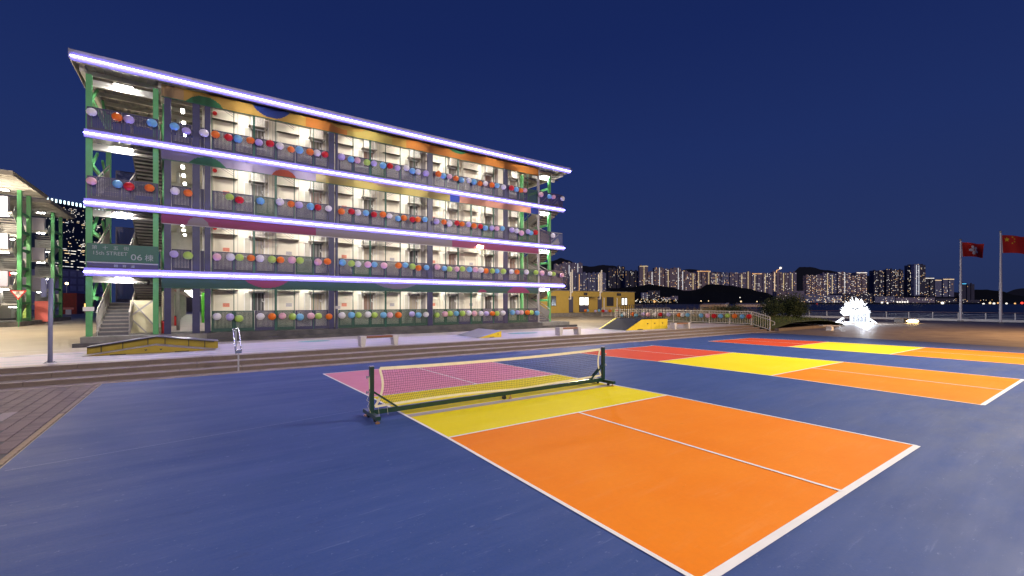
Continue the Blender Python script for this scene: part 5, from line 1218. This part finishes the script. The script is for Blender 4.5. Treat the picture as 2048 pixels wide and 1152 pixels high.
TW = [  # u0, u1, v top, v bottom, distance, wall, density, strips, crown, words
 (1108, 1125, 528, 586, D0 + 260, 0, .20, (), None, 'pinkish grey tower half hidden behind the right end of the housing block'),
 (1125, 1142, 524, 586, D0 + 240, 0, .16, ((.75, 4, 6),), None, 'taller pinkish tower just right of the housing block, with one white light line'),
 (1143, 1165, 526, 586, D0 + 220, 0, .22, ((.55, 4, 1),), None, 'broad grey tower with a full height white light line, left of the dark hill gap'),
 (1138, 1153, 546, 586, D0, 2, .16, (), None, 'lower slate tower in front, above the left flue pipe of the yellow building'),
 (1154, 1174, 545, 586, D0, 2, .14, ((.2, 2, 4),), None, 'slate tower in the front row with an amber column of windows'),
 (1175, 1192, 546, 586, D0, 2, .14, (), None, 'slate tower in the front row behind the yellow building door'),
 (1193, 1212, 545, 586, D0, 2, .18, ((.2, 0, 3),), None, 'rightmost slate tower of the front row above the yellow building'),
 (1217, 1232, 536, 575, D0 + 300, 3, .18, (), None, 'dark tower with scattered lights, left of a pair beyond the gap'),
 (1234, 1250, 533, 575, D0 + 320, 3, .22, (), None, 'dark tower with a bright upper window cluster in the gap'),
 (1251, 1277, 541, 578, D0 + 200, 3, .14, (), None, 'broad dim dark block left of the tower with the lit cross'),
 (1279, 1296, 531, 572, D0 + 150, 1, .14, ((.5, 3, 0),), 3, 'brown tower with a yellow lit crown and a central yellow light line'),
 (1297, 1308, 543, 572, D0 + 130, 1, .30, ((.6, 4, 1),), None, 'short brown tower with a white light line, right of the lit crown tower'),
 (1309, 1328, 535, 574, D0 + 140, 1, .16, ((.5, 4, 0),), None, 'brown tower with a tall white centre line, third in the brown row'),
 (1331, 1347, 538, 578, D0 + 120, 1, .20, ((.3, 3, 4),), None, 'brown tower whose yellow light line stands left of centre'),
 (1347, 1362, 535, 580, D0 + 120, 1, .22, ((.6, 4, 1),), None, 'brown tower with the brightest white line in the middle of the row'),
 (1362, 1376, 541, 580, D0 + 100, 1, .24, ((.2, 4, 2),), None, 'brown tower with a short white line at its left edge'),
 (1376, 1392, 545, 580, D0 + 100, 1, .24, ((.6, 3, 2),), None, 'lower brown tower with a thin yellow line, before the orange crowned one'),
 (1394, 1421, 541, 577, D0 + 110, 1, .18, ((.1, 3, 2), (.85, 3, 3)), 2, 'wide brown tower with an orange lit crown'),
 (1422, 1441, 545, 575, D0 + 90, 0, .24, ((.5, 3, 3),), None, 'mauve tower right of the orange crowned tower with a yellow line'),
 (1443, 1458, 545, 576, D0 + 90, 2, .34, (), None, 'slate tower speckled with many white windows, no light line'),
 (1460, 1477, 545, 578, D0 + 90, 0, .16, (), None, 'plain mauve tower with a dark upper part left of the centre hill'),
 (1479, 1492, 545, 582, D0 + 80, 0, .22, ((.3, 3, 3),), None, 'mauve tower with a short yellow line at its left side'),
 (1493, 1502, 543, 584, D0 + 80, 1, .14, ((.3, 3, 0),), None, 'slim tower with a continuous yellow line from top to base'),
 (1504, 1524, 546, 587, D0 + 70, 0, .24, ((.25, 3, 2),), 2, 'mauve tower with an amber roof edge and many windows'),
 (1526, 1545, 546, 592, D0 + 60, 0, .20, ((.2, 3, 2),), None, 'mauve tower with a yellow line near the white lamp'),
 (1546, 1560, 543, 596, D0 + 60, 0, .20, ((.2, 0, 2),), None, 'tower with the slanting lit crane on its roof'),
 (1561, 1577, 545, 598, D0 + 50, 1, .18, ((.35, 3, 1),), None, 'brown tower with a long yellow line, second from the right of the long row'),
 (1578, 1593, 544, 598, D0 + 50, 0, .22, ((.4, 3, 3),), None, 'rightmost tower of the long row, beside the dark round hill'),
 (1613, 1631, 550, 592, D0, 1, .40, (), None, 'bright windowed tower, first one right of the round hill'),
 (1632, 1645, 551, 592, D0, 1, .44, (), None, 'short densely lit tower second right of the round hill'),
 (1646, 1660, 546, 592, D0, 0, .34, ((.6, 3, 1),), None, 'tower with a yellow line third right of the round hill'),
 (1660, 1673, 548, 592, D0, 2, .30, ((.3, 3, 2),), None, 'slate tower fourth right of the round hill'),
 (1676, 1692, 544, 592, D0, 1, .34, ((.8, 4, 2),), None, 'tower with bright top left window above the light sculpture'),
 (1693, 1702, 546, 592, D0, 0, .40, (), None, 'narrow tower directly above the light sculpture'),
 (1703, 1712, 552, 592, D0, 1, .46, (), None, 'low narrow tower crowded with windows above the light sculpture'),
 (1713, 1734, 544, 592, D0, 1, .40, (), 1, 'pale topped tower right of the sculpture, its roof edge lit'),
 (1748, 1768, 541, 592, D0, 3, .34, (), None, 'dark tower with amber windows, first of the dark group'),
 (1773, 1789, 538, 592, D0, 3, .30, (), None, 'dark tower with a pointed top, second of the dark group'),
 (1790, 1807, 539, 592, D0, 3, .36, (), None, 'dark tower with orange windows, third of the dark group'),
 (1815, 1827, 530, 592, D0, 3, .34, (), None, 'left wing of the tallest dark tower with amber windows'),
 (1828, 1840, 528, 590, D0 - 30, 2, .10, ((.35, 4, 2), (.75, 4, 3)), None, 'tallest tower with two white dotted light lines'),
 (1840, 1851, 529, 590, D0 - 20, 3, .24, (), None, 'right wing of the tallest dark tower'),
 (1850, 1868, 555, 592, D0, 3, .14, (), 1, 'low dark tower right of the tallest one with a lit roof line'),
 (1870, 1883, 559, 592, D0, 2, .12, (), 0, 'dim slate tower with a warm lit roof, left of the first flagpole'),
 (1886, 1908, 557, 592, D0, 2, .14, (), 0, 'dim slate tower with a warm roof nearest the first flagpole'),
 (1923, 1932, 566, 600, D0, 3, .10, (), 5, 'small dark tower with a cyan lit crown right of the first flagpole'),
 (1934, 1949, 568, 600, D0, 3, .06, (), None, 'last small dark tower at the right before the low hill')]
for i, (u0, u1, vt, vb, Y, wl_, dn_, st, cw, lb) in enumerate(TW):
    tower(u0, u1, vt, vb, Y, lb + ' across the bay' if 'bay' not in lb and len(lb.split()) < 14 else lb, wl_, dn_, st, cw, seed=i)
# low waterfront buildings
q = random.Random(11)
def lowb(u0, u1, vt, lab, w_, dens, Y=1750, wm=(0, 1, 1, 2)):
    tower(u0, u1, vt, 606.5, Y, lab, w_, dens, (), None, seed=int(u0), grp='low buildings on the far shore', notch=False, wm=wm, cat='building', name='waterfront_building')
LB = [(1266, 1282, 597, 3, .5, 'low block with warm windows at the foot of the dark hill'), (1283, 1296, 585, 2, .34, 'slate mid rise building on the far shore below the hill'), (1297, 1320, 581, 3, .18, 'darker wider mid rise building with one bright white light below the hill'),
      (1322, 1342, 594, 0, .4, 'low pale block right of the mid rise pair'), (1343, 1356, 592, 0, .35, 'low pale block at the right end of the old shore houses'),
      (1553, 1573, 582, 1, .2, 'brown low building left of the plain grey shed'), (1574, 1609, 581, 0, .02, 'plain windowless grey shed on the far shore under the round hill'), (1608, 1640, 588, 2, .25, 'slate low building with bluish lights right of the plain shed'),
      (1641, 1684, 590, 2, .3, 'long slate low building left of the light sculpture'), (1685, 1745, 586, 3, .3, 'long dark low building behind the light sculpture'), (1750, 1790, 593, 2, .12, 'bluish low pier building right of the light sculpture'),
      (1792, 1870, 594, 0, .06, 'long pale pier terminal beyond the warm ground lamp'), (1872, 1915, 596, 3, .15, 'dark low building left of the first flagpole'), (1925, 1960, 599, 3, .14, 'low dark shore building between the two flagpoles')]
for u0, u1, vt, w_, dn_, lb in LB: lowb(u0, u1, vt, lb, w_, dn_)
# shore land, hills
def hill(name, prof, Y, m, depth=500, zb=-2.3):
    pts = [(Vector((*at_depth(u, Y), 0)), height(v, Y)) for u, v in prof]; mb = MB(); q = random.Random(len(prof))
    fine = []
    for (a, za), (b, zb_) in zip(pts[:-1], pts[1:]):
        for k in range(6):
            f = k / 6; s_ = f * f * (3 - 2 * f); fine.append((a + (b - a) * f, za + (zb_ - za) * s_ + q.uniform(-.35, .35) * Y / FPX))
    fine.append(pts[-1])
    rad = lambda p, d: p * ((p.length + d) / p.length)
    for (a, za), (b, zb_) in zip(fine[:-1], fine[1:]):
        L = [(rad(a, -80), zb), (rad(a, -20), za * .6), (a, za), (rad(a, depth), zb)]; Rr = [(rad(b, -80), zb), (rad(b, -20), zb_ * .6), (b, zb_), (rad(b, depth), zb)]
        for k in range(3): mb.face([(*L[k][0].xy, L[k][1]), (*Rr[k][0].xy, Rr[k][1]), (*Rr[k + 1][0].xy, Rr[k + 1][1]), (*L[k + 1][0].xy, L[k + 1][1])])
    return structure(name, mb, m)
hill('front_hill', [(1205, 598), (1225, 578), (1262, 574), (1300, 569), (1340, 574), (1375, 583), (1390, 580), (1420, 568), (1460, 571), (1490, 576), (1525, 584), (1560, 595), (1585, 604), (1600, 607)], 1800, HILLM, 60)
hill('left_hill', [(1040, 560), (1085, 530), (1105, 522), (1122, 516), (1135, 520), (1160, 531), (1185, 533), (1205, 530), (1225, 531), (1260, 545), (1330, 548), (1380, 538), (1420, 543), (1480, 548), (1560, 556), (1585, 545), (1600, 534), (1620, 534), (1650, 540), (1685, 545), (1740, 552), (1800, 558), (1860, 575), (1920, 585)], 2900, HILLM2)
hill('right_hill', [(1900, 598), (1935, 579), (1970, 579), (2000, 582), (2030, 590), (2080, 599), (2200, 603)], 2100, HILLM)
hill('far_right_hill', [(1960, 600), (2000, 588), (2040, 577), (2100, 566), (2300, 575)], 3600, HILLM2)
hill('shore_bank', [(900, 605.2), (1200, 605.3), (1500, 605.3), (1800, 605.4), (2100, 605.2), (2400, 605.3)], 1745, HILLM, 900)
# shore lights: street lamps and boats as one mass of tiny lights
mb = MB(); q = random.Random(4)
def dot(u, v, Y, s, m):
    x, y = at_depth(u, Y); mb.ball((x, y, height(v, Y)), s * Y / FPX, 6, 4, m)
for _ in range(150):
    u = q.choice((q.uniform(1266, 1360), q.uniform(1266, 1345), q.uniform(1595, 1700), q.uniform(1740, 1990))); dot(u, q.uniform(598, 605), 1700, q.uniform(.3, .75), q.choice((0, 1, 1, 2)))
for u in range(1795, 1820, 5): dot(u, 604, 1690, 1.5, 1)
for u, v, s, m in ((1885, 606, 2.6, 1), (1309, 603, 2.2, 2), (1280, 604, 1.2, 1), (1260, 602, 1.5, 1), (1561, 536, 2.3, 1), (1967, 608, 2.0, 1), (1980, 606, 2, 0), (1988, 607, 2, 1), (1996, 606, 1.5, 2), (2013, 607, 1.7, 1), (2030, 607, 1.6, 2), (2044, 606, 2.2, 6), (1634, 609, 1.6, 6), (1402, 602, 1.2, 0), (1417, 602, 1.0, 0), (1480, 595, 1.0, 1), (1514, 603, 1.2, 0), (1538, 602, 1.1, 0), (1482, 603, 1.6, 0), (1764, 605, 1.8, 1), (1775, 606, 1.6, 1)):
    dot(u, v, 1690, s, m)
tag(part('shore_lights', mb, WM + [glow('far_red_light', (1, .05, .03), 2.5, False)], None, 'stuff'), 'mass of tiny street lamps and boat lights along the far shore', 'lights')
# long lit quay line at the foot of the hill
mb = MB(); a = Vector((*at_depth(1352, 1500), height(609.6, 1500))); b = Vector((*at_depth(1395, 1500), height(609.6, 1500)))
qb = single('lit_barge', MB().bar(a, b, 10, 2.6, 0).bar(a + Vector((0, 0, -2)), b + Vector((0, 0, -2)), 12, 2.4, 1), [WM[1], FACM[3]], 'long low barge with a continuous white light line on the bay', 'boat', tuple(a))
# crane on a roof
cx_, cy_ = at_depth(1553, 1950); a = Vector((cx_, cy_, height(541, 1950)))
b = Vector((*at_depth(1563, 1950), height(537, 1950)))
single('roof_crane', MB().bar(a, b, 2, 2).bar(a, Vector((a.x, a.y, height(545, 1950))), 2, 2), WM[2], 'slanting lit crane on a tower roof under the bright white lamp', 'crane', tuple(a))

# ------------------------------------------------------------------ behind the left end of the housing block
FACM.append(mat('office_tower_blue', (.03, .045, .09), .4, var=.1, scale=.05))
tw = tower(92, 214, 395, 600, 210, 'dark blue office tower with a bright lit crown and scattered windows behind the left blocks', 4, .0, (), None, grp=None, notch=False, slope=25, name='office_tower')
(xa, ya), (xb, yb_) = at_depth(92, 210), at_depth(214, 235); a, b = Vector((xa, ya, 0)), Vector((xb, yb_, 0)); d = (b - a).normalized(); n_ = Vector((d.y, -d.x, 0)); 
if n_.dot(a) > 0: n_ = -n_
L = (b - a).length; mb = MB(); q = random.Random(21); zt_ = height(395, 210)
for r_ in range(62):
    z = zt_ - 3.5 - r_ * .72; c = 0; lit_row = q.random() < (.30 if r_ < 24 else .42); row_off = q.uniform(0, 1)
    while c < L - .6:
        w_ = q.uniform(.22, .32) if r_ < 10 or not lit_row else q.uniform(.4, 2.2)
        if q.random() < (.11 if not lit_row else .42):
            p = a + d * c + n_ * .05; mb.face([(*p.xy, z), (*(p + d * w_).xy, z), (*(p + d * w_).xy, z + .26), (*p.xy, z + .26)], q.choice((0, 1, 1, 4)))
        c += w_ + .35
part('lit_windows', mb, WM, tw, 'stuff')
mb = MB(); i = 0; c = .2
while c < L - .5:
    p = a + d * c + n_ * .1; mb.face([(*p.xy, zt_ - 1.6), (*(p + d * .75).xy, zt_ - 1.6), (*(p + d * .75).xy, zt_ + .1), (*p.xy, zt_ + .1)]); c += 1.65
part('crown_light', mb, glow('crown_cyan_white', (.72, .95, 1), 2.6, False), tw, 'stuff')
# warehouse with grid front
(xa, ya), (xb, yb_) = at_depth(122, 125), at_depth(215, 138); a, b = Vector((xa, ya, 0)), Vector((xb, yb_, 0)); d = (b - a).normalized(); n_ = Vector((d.y, -d.x, 0))
if n_.dot(a) > 0: n_ = -n_
wh = thing('warehouse', 'blue grey warehouse with a gridded front between the left blocks and the housing block', 'building', (xa, ya, PZ)); L = (b - a).length
FM2 = mat('warehouse_cladding', (.30, .30, .48), .6, var=.15, scale=.6)
c4 = [a, b, b - n_ * 15, a - n_ * 15]; mb = MB().face([(*p.xy, 12.0) for p in c4])
for k in range(4): mb.face([(*c4[k].xy, PZ), (*c4[(k + 1) % 4].xy, PZ), (*c4[(k + 1) % 4].xy, 12.0), (*c4[k].xy, 12.0)])
part('wall', mb, FM2, wh)
mat('warehouse_panel', (.48, .50, .72), .6, var=.2, scale=.5)
for i in range(int(L / 2.1)):
    for j in range(5):
        p = a + d * (i * 2.1 + .25) + n_ * .06; p2 = p + d * 1.6; z = 1.6 + j * 2.1
        part('panel', MB().face([(*p.xy, z), (*p2.xy, z), (*p2.xy, z + 1.5), (*p.xy, z + 1.5)]), bpy.data.materials['warehouse_panel'] if q.random() > .1 else WM[1] if q.random() < .4 else FM2, wh)
p = Vector((*at_depth(133.5, 110), 0))
sl = thing('street_lamp', 'warm street lamp on a thin post before the gridded warehouse', 'street lamp', (p.x, p.y, PZ))
part('post', MB().tube((p.x, p.y, PZ), (p.x, p.y, height(569, 110)), .08, 8), M['steel'], sl); part('lamp_head', MB().ball((p.x, p.y, height(567, 110)), .28, 8, 6), glow('street_lamp_light', (1, .62, .25), 30), sl)
# light from the rows of street lamps around the left road and behind the block, and on the far shore
light('road_lamp', 'POINT', (-9, 38, 8), 3200, (1, .80, .52), shadow_soft_size=.8)
light('road_lamp', 'POINT', (-26, 33, 9), 4500, (1, .80, .58), shadow_soft_size=1.5)
light('road_lamp', 'POINT', (32, 33, 8), 3500, (1, .84, .60), shadow_soft_size=.3)
light('road_lamp', 'POINT', (-16, 48, 9), 4500, (1, .84, .62), shadow_soft_size=.3)
